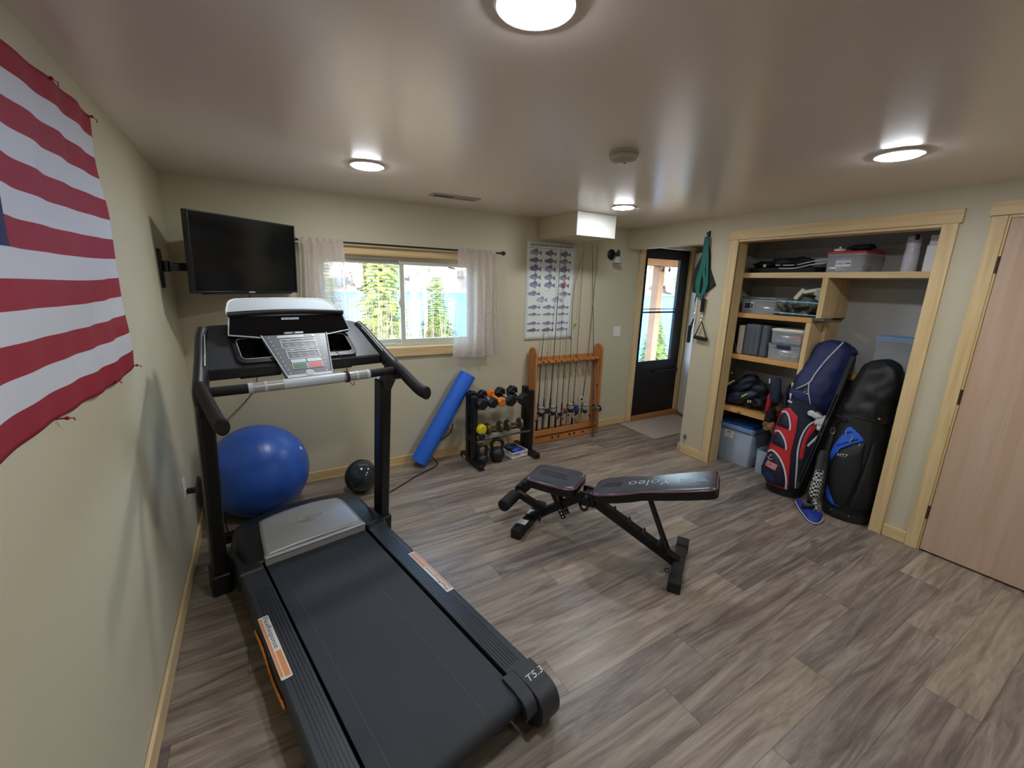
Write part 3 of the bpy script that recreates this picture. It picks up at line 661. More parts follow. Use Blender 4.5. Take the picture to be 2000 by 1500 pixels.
# gloss display with pale frame, visor and book rest
b = MB(); b.T = TD_; A = [(-.285, .022), (-.152, 0), (.152, 0), (.285, .022), (.268, .118), (-.268, .118)]
b.prism(A, -.03, 0, 'gblk'); ds = tb('display', b, smooth=False)
b = MB(); b.T = TD_; A3 = [(x, y, 0) for x, y in A]; b.tube([A3[5], A3[0], A3[1]], .0042, 'lgrey', 8).tube([A3[1], A3[2]], .0022, 'dgrey', 8).tube([A3[2], A3[3], A3[4]], .0042, 'lgrey', 8); b.build('display_frame', ds)
b = MB(); b.T = TD_; b.prism(rrect(-.044, .040, .094, .106, .005), 0, .0012, 'lgrey'); text_mb(b, 'NordicTrack', .011, 'ink', Matrix.Translation((-.002, .100, .0014)), .0003, .070); b.build('display_badge', ds)
b = MB(); b.T = TD_; b.prism(rrect(-.050, .046, .012, .026, .006), 0, .0010, 'dgrey'); b.prism(rrect(.004, .042, .0145, .0235, .004), .001, .0016, 'sticker'); b.prism(rrect(-.042, -.01, .016, .022, .002), .001, .0016, 'lgrey'); b.build('display_badge', ds)
b = MB(); b.tube([(-.272+.544*i/20, -.158+.006*(1-((i-10)/10)**2), 1.436+.010*(1-((i-10)/10)**2)) for i in range(21)], .013, 'blk', 12, flat=.7); b.build('visor', ds)
b = MB(); b.T = TR_
top = [(-.272, .01), (-.268, .06), (-.246, .145), (-.232, .172), (-.205, .190), (-.1, .197), (0, .20), (.1, .197), (.205, .190), (.232, .172), (.246, .145), (.268, .06), (.272, .01)]
b.prism(top[::-1], -.014, 0, 'lgrey'); br = tb('book_rest', b, smooth=False)
b = MB(); b.T = TR_; b.tube([(x, y, .001) for x, y in top], .0042, 'white', 8); b.build('rest_rim', br)
b = MB(); b.T = TR_; b.add([(-.268, .0, -.015), (.268, .0, -.015), (.2, .16, -.02), (-.2, .16, -.02), (-.262, -.02, -.10), (.262, -.02, -.10), (.2, .12, -.10), (-.2, .12, -.10)], [(0, 1, 2, 3), (0, 4, 5, 1), (1, 5, 6, 2), (2, 6, 7, 3), (3, 7, 4, 0), (4, 7, 6, 5)], 'blk'); tb('console_back', b)
b = MB(); b.T = TV_; b.box(-.07, .07, -.10, .02, -.06, -.03, 'blk'); tb('panel_neck', b, bevel=.004)
# power cord from the outlet to the treadmill's front foot
c = MB().tube(spline([(.035, -.735, .425), (.10, -.72, .40), (.15, -.66, .20), (.17, -.62, .03), (.25, -.70, .012), (.35, -.74, .012)], 8), .004, 'cab', 8)
c.box(.012, .05, -.75, -.725, .41, .436, 'cab'); tag(c.build('power_cord'), 'black power cord plugged into the low wall outlet behind the treadmill upright', 'cord')
t = thing('wall_outlet', 'white double outlet low on the flag wall by the treadmill', 'outlet', (0, -.74, .447))
MB().box(.0005, .006, -.035, .035, -.058, .058, 'white').build('cover_plate', t, bevel=.002)
MB().box(.006, .008, -.016, .016, .008, .036, 'white').box(.006, .008, -.016, .016, -.036, -.008, 'white').build('socket', t, bevel=.001)

# ================================================================== TELEVISION
TA = radians(37.8); tl = Vector((.172, -.565, 1.962)); d = Vector((cos(TA), sin(TA), 0)); dn = Vector((sin(TA), -cos(TA), 0))   # dn: towards viewer
tilt = radians(3)
up = Vector((0, 0, 1))*cos(tilt)+dn*sin(tilt); nz = d.cross(up)
t = thing('television', 'flat black television on a swing arm in the corner left of the window', 'television', (tl+d*.35-Vector((0, 0, .45))), 0)
TT = Matrix(((d.x, up.x, nz.x, tl.x), (d.y, up.y, nz.y, tl.y), (d.z, up.z, nz.z, tl.z), (0, 0, 0, 1)))     # x along, y up, z towards the room
if nz.dot(dn) < 0: print('tv normal reversed')
b = MB(); b.T = TT; b.box(0, .70, -.448, 0, -.045, -.012, 'gtv').box(0, .70, -.448, -.436, -.012, 0, 'gtv').box(0, .70, -.009, 0, -.012, 0, 'gtv').box(0, .009, -.436, -.009, -.012, 0, 'gtv').box(.691, .70, -.436, -.009, -.012, 0, 'gtv')
b.build('housing', t, world=True, bevel=.002)
b = MB(); b.T = TT; b.box(.009, .691, -.436, -.009, -.012, -.006, 'tvs'); b.build('screen', t, world=True, smooth=False)
b = MB(); b.T = TT; b.box(.06, .66, -.458, -.4485, -.03, -.008, 'char'); b.box(.33, .37, -.4455, -.439, .0, .0015, 'lgrey'); b.build('speaker_bar', t, world=True, bevel=.002)
b = MB(); b.T = TT; b.box(.18, .52, -.38, -.08, -.075, -.0455, 'gtv'); b.build('rear_bulge', t, world=True, bevel=.012)
t = thing('television_bracket', 'black swing-arm bracket holding the television off the left wall', 'bracket', (0, -.405, 1.62))
MB().box(.0005, .014, -.43, -.375, 1.54, 1.755, 'blkm').build('wall_plate', t, world=True, bevel=.004)
b = MB().bar((.014, -.40, 1.66), (.20, -.36, 1.66), .03, .045, 'blkm').cyl((.20, -.36, 1.63), (.20, -.36, 1.69), .02, 'blkm', 14).cyl((.03, -.40, 1.63), (.03, -.40, 1.69), .02, 'blkm', 14)
c_ = TT @ Vector((.35, -.22, -.09)); b.bar((.20, -.36, 1.66), (c_.x, c_.y, 1.66), .028, .04, 'blkm'); b.build('swing_arm', t, world=True, bevel=.003)
b = MB(); b.T = TT; b.box(.25, .45, -.32, -.14, -.09, -.0755, 'blkm'); b.build('mount_plate', t, world=True, bevel=.003)
# screen cable down the wall
c = MB().tube(spline([(.42, -.22, 1.52), (.41, -.16, 1.4), (.40, -.05, 1.2), (.40, -.022, 1.0), (.395, -.022, .85), (.32, -.021, .74), (.20, -.03, .62), (.08, -.06, .5)], 8), .003, 'cab', 6)
tag(c.build('television_cable'), 'thin dark cable hanging from the television down the corner', 'cable')

# ================================================================== FLAG
t = thing('flag', 'large striped flag with blue canton pinned to the left wall', 'flag', (0, -2.1, 1.26))
FY0, FY1, FZ0, FZ1 = -2.88, -1.372, 1.258, 2.146
def ffn(u, v):
    y = FY1+(FY0-FY1)*u; z = FZ0+(FZ1-FZ0)*v
    sag = .012*sin(u*7.5+.3)*(1-v)**.5+.010*sin(u*pi*3)*(v**2)*-1
    x = .010+.0045*sin(u*46+v*3)*(.4+.6*sin(u*5+v*4)**2)+.004*sin(v*13+u*9)
    z -= .020*sin(pi*min(1, u*1.0))*v*.9
    y += .006*sin(v*21)*(u < .03)
    return (x, y, z-sag*.6)
def fkey(u, v):
    st = int((1-v)*13); 
    if u > .545 and st < 7: return 'flagblue'
    return 'flagred' if st % 2 == 0 else 'flagwhite'
b = MB().grid(ffn, 120, 78, None, fkey)
def star(cu, cv, r):
    P_ = ffn(cu, cv); pts = []
    for i in range(10):
        a = pi/2+i*pi/5; rr = r if i % 2 == 0 else r*.4; pts.append((P_[0]+.003, P_[1]+rr*cos(a), P_[2]+rr*sin(a)))
    b.add(pts+[(P_[0]+.003, P_[1], P_[2])], [(i, (i+1) % 10, 10) for i in range(10)], 'flagwhite')
for r_ in range(9):
    for c in range(6 if r_ % 2 == 0 else 5): star(.545+(.038*(c*2+1+(r_ % 2))), 1-(7/13)*(r_+1)/10, .017)
b.build('cloth', t, world=True, solid=.0012, angle=80)
for y, z in ((-1.385, 2.14), (-1.74, 2.135), (-1.378, 1.262), (-1.68, 1.26), (-2.13, 1.262)):
    q = MB().cyl((.0005, y, z), (.018, y, z), .002, 'flagred', 8).sphere((.021, y, z), .005, 'flagred', 10, 6); q.tube([(.02, y, z), (.03, y+.012, z-.004), (.028, y+.022, z-.012)], .0014, 'flagred', 6); q.build('pin', t, world=True)

# ================================================================== BALLS, ROLLER
t = thing('exercise_ball', 'big blue exercise ball in the corner behind the treadmill', 'ball', (.358, -.338, 0))
b = MB(); r_ = .314; prof = []
for i in range(97):
    a = pi*i/96; rr = r_*(1-.0022*(abs(((a/pi)*34) % 1-.5) < .1)*(sin(a) > .5)); prof.append((max(1e-4, rr*sin(a)), -rr*cos(a)))
Tb = Matrix.Translation((0, 0, .314)) @ Matrix.Rotation(radians(62), 4, Vector((.35, 1, 0)))
b.lathe(prof, 'blueball', 64, Tb); b.build('shell', t, angle=80)
MB().cyl((0, 0, 0), (0, 0, .006), .012, 'shirt', 12).build('plug', t)
bo = bpy.data.objects['plug']; bo.location = Tb @ Vector((0, 0, r_-.002)); bo.rotation_euler = Tb.to_euler()
t = thing('slam_ball', 'small dark slam ball on the floor behind the right treadmill upright', 'ball', (1.027, -.344, 0))
b = MB().sphere((0, 0, .125), .125, 'slam', 40, 24); b.build('shell', t)
Tq = Matrix.Translation((0, 0, .125)) @ Matrix.Rotation(radians(25), 4, 'Z') @ Matrix.Rotation(radians(78), 4, 'X')
b = MB(); b.lathe([(.1262, -.022), (.1275, -.018), (.1275, .018), (.1262, .022)], 'rub', 48, Tq); b.build('band', t)
t = thing('foam_roller', 'long bright blue foam roller leaning against the back wall', 'foam roller', (1.56, -.13, 0))
pa = Vector((1.562, -.122, .045)); pbb = Vector((2.036, -.088, .765)); ax = (pbb-pa).normalized(); L_ = .905
xx = ax.orthogonal().normalized(); Tq = basis(pa, xx, ax.cross(xx))
b = MB(); b.lathe([(.034, .004), (.036, 0), (.070, 0), (.0745, .005), (.075, .01), (.075, L_-.01), (.0745, L_-.005), (.070, L_), (.036, L_), (.034, L_-.004)], 'blufoam', 48, Tq); b.build('foam_cylinder', t, world=True)

# ================================================================== BENCH
fc = Vector((1.93, -1.345, 0)); E1 = Vector((.53135, -.84715, 0)); E2 = Vector((.84715, .53135, 0))
t = thing('weight_bench', 'black adjustable weight bench with inclined back pad in the middle of the floor', 'bench', fc, math.atan2(E1.y, E1.x))
# local: x = s along the bench towards the head, y = lateral (E2)
def pad(poly, T, k0='pad', h=.062):
    b = MB(); n = len(poly)
    c = Vector((sum(p[0] for p in poly)/n, sum(p[1] for p in poly)/n))
    def ringp(f, z): return [(c.x+(x-c.x)*f, c.y+(y-c.y)*f, z) for x, y in poly]
    def inset(d, z):
        out = []
        for i in range(n):
            a = Vector(poly[i-1]); q = Vector(poly[i]); e = Vector(poly[(i+1) % n]); t_ = (e-a).normalized(); out.append((q.x-t_.y*d, q.y+t_.x*d, z))
        return out
    R_ = [inset(.006, -h), inset(0, -h+.008), inset(0, -.012), inset(.004, -.004), inset(.014, .0), inset(.03, .002)]
    vs = sum(R_, []); fs = [(i*n+j, i*n+(j+1) % n, (i+1)*n+(j+1) % n, (i+1)*n+j) for i in range(len(R_)-1) for j in range(n)]
    b.T = T; b.add(vs[:3*n], [f for f in fs if max(f) < 3*n]+[tuple(range(n))[::-1]], 'padlow')
    b.add(vs[2*n:], [tuple(i-2*n for i in f) for f in fs if min(f) >= 2*n]+[tuple(range(3*n, 4*n))], k0)
    p = MB(); p.T = T; p.tube(inset(-.001, -.010)+inset(-.001, -.010)[:1], .0026, 'redpipe', 8)
    return b, p
bx0, bz0, bx1, bz1 = .455, .395, 1.135, .612
bd = Vector((bx1-bx0, 0, bz1-bz0)); BL = bd.length
TB = basis((bx0, 0, bz0), bd, (0, 1, 0))
half = [(0, .085), (.02, .115), (.06, .135), (.16, .140), (.24, .132), (.30, .118), (.36, .122), (.45, .132), (.56, .138), (.66, .139), (.69, .132), (.705, .11)]
poly = [(x*BL/.714, -y) for x, y in half]+[(x*BL/.714, y) for x, y in half[::-1]]
b, p = pad(poly, TB); bp_ = b.build('back_pad', t, angle=50); p.build('piping', bp_)
b = MB(); b.T = TB
for i, y in enumerate((-.03, -.008, .014)):
    b.box(.045+i*.01, .17, y, y+.009, .0022, .0028, 'padline'); b.box(.505, .655-i*.008, y, y+.009, .0022, .0028, 'padtext')
text_mb(b, 'Yoleo', .115, 'padtext', Matrix.Translation((.335, 0, .0025)) @ Matrix.Rotation(pi, 4, 'Z'), .0003, .25); b.build('printing', bp_)
TS = basis((.025, 0, .402), (1, 0, .008), (0, 1, 0))
half = [(0, .095), (.015, .120), (.04, .135), (.14, .145), (.24, .148), (.29, .145), (.325, .128), (.338, .10)]
poly = [(x, -y) for x, y in half]+[(x, y) for x, y in half[::-1]]
b, p = pad(poly, TS); sp_ = b.build('seat_pad', t, angle=50); p.build('piping', sp_)
b = MB(); b.T = TS
for i, y in enumerate((-.036, -.008, .02)): b.box(.06, .26-i*.01, y, y+.01, .0022, .0028, 'padline')
b.build('printing', sp_)
# frame
hinge = Vector((.405, 0, .315))
b = MB().bar((.39, 0, .33), (.985, 0, .035), .056, .056, 'blkm', up=(0, 1, 0)); b.build('rear_beam', t, bevel=.004)
b = MB()
for f in (.30, .46, .62, .78):
    q = Vector((.39, 0, .33)).lerp(Vector((.985, 0, .035)), f)+Vector((.014, 0, .028)); b.cyl(q+Vector((0, -.038, -.002)), q+Vector((0, .038, -.002)), .007, 'blkm', 10); b.box(q.x-.010, q.x+.010, -.032, .032, q.z-.022, q.z-.002, 'blkm')
b.build('adjustment_notches', t)
for y in (-.03, .03): MB().bar((.775, y*.8, .43), (.925, y, .085), .012, .022, 'blkm', up=(0, 1, 0)).build('support_strut', t, bevel=.002)
MB().cyl((.925, -.045, .085), (.925, .045, .085), .008, 'blkm', 10).build('strut_pin', t)
b = MB().bar((.99, -.185, .031), (.99, .185, .031), .062, .055, 'blkm', up=(0, 0, 1)); rf = b.build('rear_foot', t, bevel=.004)
for y in (-.20, .20): MB().box(.955, 1.025, y-.045, y+.045, .0005, .066, 'rub').build('foot_cap', rf, bevel=.006)
MB().tube([(.955-.0-.018+.012*cos(a), -.10, .03+.012*sin(a)) for a in [2*pi*i/14 for i in range(15)]], .003, 'blkm', 8).build('band_ring', rf)
b = MB().bar((.015, -.165, .031), (.015, .165, .031), .062, .055, 'blkm', up=(0, 0, 1)); ff = b.build('front_foot', t, bevel=.004)
for y in (-.18, .18): MB().box(-.02, .05, y-.04, y+.04, .0005, .066, 'rub').build('foot_cap', ff, bevel=.006)
for y0 in (-.125, .02): MB().box(-.018, .040, y0, y0+.06, .0594, .0600, 'sticker').build('label_sticker', ff)
MB().bar((.02, 0, .05), (.42, 0, .335), .05, .05, 'blkm', up=(0, 1, 0)).build('front_beam', t, bevel=.004)
MB().box(.06, .34, -.045, .045, .318, .339, 'blkm').build('seat_bracket', t, bevel=.003)
b = MB(); b.T = TB; b.box(.04, .60, -.045, -.02, -.085, -.063, 'blkm').box(.04, .60, .02, .045, -.085, -.063, 'blkm'); b.build('back_bracket', t, bevel=.003)
for y in (-.034, .034):
    b = MB().bar((.165, y, .335), (.275, y, .130), .036, .006, 'blkm', up=(0, 1, 0)); ll = b.build('adjuster_bar', t, bevel=.002)
    c_ = MB()
    for f in (.74, .84, .94):
        q = Vector((.165, y, .335)).lerp(Vector((.275, y, .130)), f); c_.cyl(q+Vector((0, -.0038, 0)), q+Vector((0, .0038, 0)), .006, 'sticker', 10)
    c_.build('adjuster_hole', ll)
MB().cyl((.12, -.07, .12), (.12, .0, .12), .006, 'blkm', 8).cyl((.12, -.075, .09), (.12, -.075, .13), .009, 'rub', 10).build('lock_knob', t)
MB().bar((.135, 0, .128), (-.085, 0, .205), .045, .035, 'blkm', up=(0, 1, 0)).build('leg_arm', t, bevel=.003)
MB().cyl((-.085, -.20, .205), (-.085, .20, .205), .010, 'blkm', 12).build('leg_axle', t)
for y0, y1 in ((-.21, -.035), (.035, .21)): MB().cyl((-.085, y0, .205), (-.085, y1, .205), .042, 'foam', 28).build('leg_roller', t, bevel=.012, seg=3)
MB().cyl((.03, -.125, .333), (.03, .125, .333), .032, 'foam', 24).build('seat_roll', t, bevel=.004)
for y in (-.06, .06): MB().tube([(.41+.032*cos(a)*(1 if sin(a) > 0 else .8), y, .285+.042*sin(a)) for a in [2*pi*i/16 for i in range(17)]], .008, 'blkm', 8).build('grab_loop', t)
MB().box(.37, .47, -.055, -.035, .27, .36, 'blkm').box(.37, .47, .035, .055, .27, .36, 'blkm').cyl((.42, -.062, .335), (.42, .062, .335), .012, 'steel', 14).build('hinge_plate', t, bevel=.003)
# ================================================================== DUMBBELL RACK
t = thing('dumbbell_rack', 'black steel dumbbell rack between the foam roller and the rod rack', 'rack', (2.31, -.26, 0))
for s, x in ((-1, 2.018), (1, 2.612)):
    ft = MB().bar((x, -.055, .028), (x, -.465, .028), .05, .05, 'blkm').build('foot', t, world=True, bevel=.004)
    if s < 0: MB().box(x-.0256, x-.0252, -.17, -.12, .012, .04, 'sticker').build('sticker', ft, world=True)
    MB().box(x-.024, x+.024, -.33, -.275, .053, .645, 'blkm').build('post', t, world=True, bevel=.004)
    MB().box(x-.024, x+.024, -.23, -.175, .053, .66, 'blkm').build('post', t, world=True, bevel=.004)
    MB().box(x-.022, x+.022, -.276, -.229, .45, .56, 'blkm').box(x-.022, x+.022, -.276, -.229, .22, .28, 'blkm').build('side_brace', t, world=True, bevel=.003)
for y, z in ((-.285, .560), (-.225, .572)): MB().bar((2.036, y, z), (2.594, y, z), .018, .018, 'blkm').build('upper_rail', t, world=True, bevel=.003)
for y, z in ((-.335, .246), (-.19, .246)): MB().cyl((2.036, y, z), (2.594, y, z), .0105, 'steel', 14).build('lower_rail', t, world=True)
def hexd(name, label, near, far, r, k, grp='hex dumbbells on the top of the rack', n=6):
    a = Vector(near); b_ = Vector(far); ax = (b_-a).normalized()
    t = thing(name, label, 'dumbbell', (a+b_)/2, 0, grp)
    X = Vector((1, 0, 0)); X = (X-ax*X.dot(ax)).normalized(); L = (b_-a).length; hl = r*1.05
    for p in (a, b_):
        T = basis(p, X, ax.cross(X)) @ Matrix.Rotation(radians(15 if n == 6 else 0), 4, 'Z')
        MB().lathe([(r*.80, -hl/2), (r, -hl/2+r*.16), (r, hl/2-r*.16), (r*.80, hl/2)], k, n, T).build('head', t, world=True, smooth=(n > 12), bevel=.003)
    m_ = (a+b_)/2
    MB().tube([a.lerp(b_, f) for f in (.15, .3, .42, .5, .58, .7, .85)], [r*.26, r*.27, r*.31, r*.33, r*.31, r*.27, r*.26], 'chrome' if k == 'ured' else k, 14).build('handle', t, world=True)
    return t
for (x, r, k, lb) in ((2.068, .056, 'ured', 'black hex dumbbell at the left end of the top rail'), (2.176, .050, 'ured', 'black hex dumbbell between the leftmost one and the orange one'),
                      (2.262, .046, 'dorange', 'orange hex dumbbell in the middle of the top rail'), (2.362, .058, 'ured', 'black hex dumbbell just right of the orange one'), (2.496, .060, 'ured', 'black hex dumbbell at the right end of the top rail')):
    hexd('hex_dumbbell', lb, (x+.006, -.345, .578+.0), (x-.012, -.165, .612), r, k)
q = bpy.data.objects
b = MB(); b.box(2.455, 2.485, -.19, -.155, .6635, .665, 'sticker')
hexd('vinyl_dumbbell', 'small yellow round-headed dumbbell on the middle rails', (2.076, -.335, .340), (2.05, -.20, .352), .048, 'dyellow', 'small dumbbells on the middle rails', 20)
hexd('vinyl_dumbbell', 'small navy dumbbell under the yellow one', (2.068, -.36, .281), (2.068, -.17, .281), .033, 'dnavy', 'small dumbbells on the middle rails', 8)
def plated(x0, x1, label):
    t = thing('iron_dumbbell', label, 'dumbbell', ((x0+x1)/2, -.265, .32), 0, 'bronze iron dumbbells on the middle rails')
    for x in (x0, x1):
        T = Matrix.Translation((x, -.265, .3125)) @ Matrix.Rotation(pi/2, 4, 'Y'); MB().lathe([(.012, -.022), (.03, -.022), (.052, -.014), (.058, -.004), (.058, .006), (.05, .016), (.03, .022), (.012, .022)], 'bronze', 32, T).build('plate', t, world=True)
    MB().cyl((x0, -.265, .3125), (x1, -.265, .3125), .0155, 'bronze', 16).build('handle', t, world=True)
plated(2.172, 2.303, 'bronze round-plate dumbbell beside the yellow dumbbell'); plated(2.385, 2.524, 'bronze round-plate dumbbell at the right end of the middle rails')
def kettle(x, y, r, h, label, rz):
    t = thing('kettlebell', label, 'kettlebell', (x, y, 0), rz, 'kettlebells under the rack')
    prof = [(.0005, 0), (r*.55, 0), (r*.66, .006)]+[(r*cos(a), r*1.0+r*sin(a)*.97) for a in [radians(-52+i*14) for i in range(10)]]+[(.0005, r*1.96)]
    MB().lathe(prof, 'iron', 36).build('bell', t)
    R_ = r*.74; cz = h-.0165-R_; pts = [(r*.50, 0, r*1.45)]+[(R_*cos(a), 0, cz+R_*sin(a)) for a in [radians(-25+i*11.5) for i in range(21)]]+[(-r*.50, 0, r*1.45)]
    MB().tube(pts, .0165, 'iron', 14).build('handle', t)
kettle(2.082, -.345, .055, .212, 'small black kettlebell under the left end of the dumbbell rack', radians(-12)); kettle(2.246, -.325, .072, .233, 'larger black kettlebell beside the small one under the rack', radians(-16))
# basket with blue straps
t = thing('plastic_basket', 'small white slotted basket of blue straps under the dumbbell rack', 'basket', (2.47, -.24, 0), radians(6))
b = MB(); hx, hy, h = .095, .115, .062
b.box(-hx+.006, hx-.006, -hy+.006, hy-.006, .002, .006, 'white')
for z in (.004, .052): 
    b.box(-hx, hx, -hy, -hy+.005, z, z+.010, 'white').box(-hx, hx, hy-.005, hy, z, z+.010, 'white').box(-hx, -hx+.005, -hy+.005, hy-.005, z, z+.010, 'white').box(hx-.005, hx, -hy+.005, hy-.005, z, z+.010, 'white')
for i in range(13):
    x = -hx+.004+i*(2*hx-.012)/12; b.box(x, x+.003, -hy, -hy+.004, .014, .052, 'white').box(x, x+.005, hy-.004, hy, .014, .052, 'white')
for i in range(15):
    y = -hy+.004+i*(2*hy-.012)/14; b.box(-hx, -hx+.004, y, y+.003, .014, .052, 'white').box(hx-.004, hx, y, y+.005, .014, .052, 'white')
b.build('basket', t)
def blob(c, s, k, seed, amp=.25, n=26, T=None):
    b = MB(); b.sphere((0, 0, 0), 1, k, n, n//2+2)
    for i, p in enumerate(b.v):
        f = 1+amp*noise.noise(p*1.6+Vector((seed, seed*.7, 0)))+amp*.5*noise.noise(p*3.7+Vector((seed, 0, 0))); v = Vector((p.x*f*s[0], p.y*f*s[1], p.z*f*s[2]))
        if T is not None: v = T @ v
        b.v[i] = v+Vector(c)
    return b
for nm, lb, c, s, k, sd in (('wrist_wrap', 'crumpled blue strap heaped in the white basket, front side', (2.475, -.295, .052), (.062, .038, .030), 'bandblue', 3), ('wrist_wrap', 'dark blue strap roll at the back of the white basket', (2.455, -.215, .060), (.062, .042, .034), 'navy', 5), ('wrist_wrap', 'black strap bundle at the left side of the basket', (2.425, -.27, .05), (.024, .05, .026), 'rub', 8)):
    tag(blob(c, s, k, sd, .45).build(nm, angle=80), lb, 'strap', 'blue straps in the basket')
# cord by the roller
c = MB().tube(spline([(1.935, -.022, .318), (1.90, -.04, .25), (1.82, -.05, .20), (1.72, -.03, .13), (1.70, -.05, .06), (1.74, -.10, .006), (1.71, -.17, .006), (1.60, -.24, .006), (1.48, -.30, .006), (1.30, -.42, .006), (1.18, -.50, .006), (1.08, -.62, .006), (1.02, -.72, .006)], 8), .0045, 'cab', 8)
tag(c.build('extension_cable'), 'black cable running over the floor from the dumbbell rack to the treadmill', 'cable')
t = thing('back_wall_outlet', 'pale outlet on the back wall behind the dumbbell rack', 'outlet', (1.93, 0, .33)); MB().box(1.90, 1.965, -.007, -.0005, .27, .39, 'white').build('cover_plate', t, world=True, bevel=.002); MB().box(1.918, 1.948, -.0095, -.007, .29, .32, 'white').build('socket', t, world=True, bevel=.001)

# ================================================================== ROD RACK
t = thing('rod_rack', 'honey-coloured wooden fishing rod rack standing against the back wall', 'rack', (3.18, -.09, 0))
side = [(-.158, .0005), (-.022, .0005), (-.022, .945)]+[(-.090+.068*cos(a), .945+.068*sin(a)) for a in [radians(i*15) for i in range(1, 13)]]+[(-.158, .3), (-.163, .1)]
for x in (2.755, 3.612): MB().prism(side, 0, .022, 'oak', basis((x, 0, 0), (0, 1, 0), (0, 0, 1))).build('side_board', t, world=True, bevel=.004)
def notched(y0, y1, z0, z1, holes, d, k='oakx'):
    pts = [(2.778, y1), (2.778, y0)]
    for hx_ in holes: pts += [(hx_-.014, y0), (hx_-.010, y0+d*.7), (hx_, y0+d), (hx_+.010, y0+d*.7), (hx_+.014, y0)]
    pts += [(3.611, y0), (3.611, y1)]
    return MB().prism(pts, z0, z1, k)
hx9 = [2.872, 2.940, 3.026, 3.100, 3.174, 3.248, 3.330, 3.41, 3.486, 3.562]
notched(-.125, -.045, .845, .867, hx9, .055).build('top_rail', t, world=True, bevel=.002)
MB().box(2.778, 3.611, -.044, -.024, .835, .900, 'oakx').build('back_rail', t, world=True, bevel=.003)
MB().box(2.778, 3.611, -.156, -.140, .090, .150, 'oakx').build('front_rail', t, world=True, bevel=.003)
MB().box(2.778, 3.611, -.139, -.03, .075, .090, 'oakx').build('butt_shelf', t, world=True, bevel=.002)
b = MB().box(2.778, 3.611, -.150, -.136, .004, .070, 'oakx').build('bottom_board', t, world=True, bevel=.003)
h_ = MB()
for i in range(7):
    if i in (0, 3): continue
MB().box(2.778, 3.611, -.04, -.024, .03, .12, 'oakx').build('rear_board', t, world=True, bevel=.003)
for x in (3.005, 3.085, 3.235, 3.30, 3.42): MB().cyl((x, -.1515, .048), (x, -.1503, .048), .013, 'rub', 14).build('rod_hole', t, world=True)
# rods: butt x, shelf point, notch x/z, tip, reel kind
RODS = [
 (2.828, 2.872, (2.928, -.03, 1.188), 'spin', .36, 'rod with silver spinning reel at the far left of the rack', 'dk', .0055),
 (2.900, 2.940, (2.994, -.03, 1.139), 'bait', .36, 'short rod with brown grip and dark reel, second from the left', 'brn', .0035),
 (2.980, 3.026, (3.085, -.03, 1.966), 'spin2', .352, 'tall dark rod with large silver and black reel in front of the fish chart', 'dk', .0055),
 (3.068, 3.100, (3.147, -.03, 1.60), 'mini', .30, 'thin rod with orange float hanging near its tip', 'dk', .0032),
 (3.140, 3.174, (3.215, -.03, 1.175), 'close', .33, 'short rod with dark red reel in the middle of the rack', 'redgrip', .0042),
 (3.214, 3.248, (3.371, -.03, 1.949), 'spin', .352, 'long curved rod with bright silver reel and cork grip', 'cork', .0034),
 (3.293, 3.330, (3.377, -.03, 2.03), 'blue', .32, 'long straight rod with blue-black reel', 'dk', .0042),
 (3.405, 3.486, (3.567, -.03, 2.03), 'spin', .318, 'leaning rod with pale spinning reel and cork grip crossing its neighbour', 'cork', .0045),
 (3.570, 3.562, (3.485, -.03, 2.03), 'big', .33, 'rod with round gold multiplier reel at the right end of the rack', 'brn', .0055)]
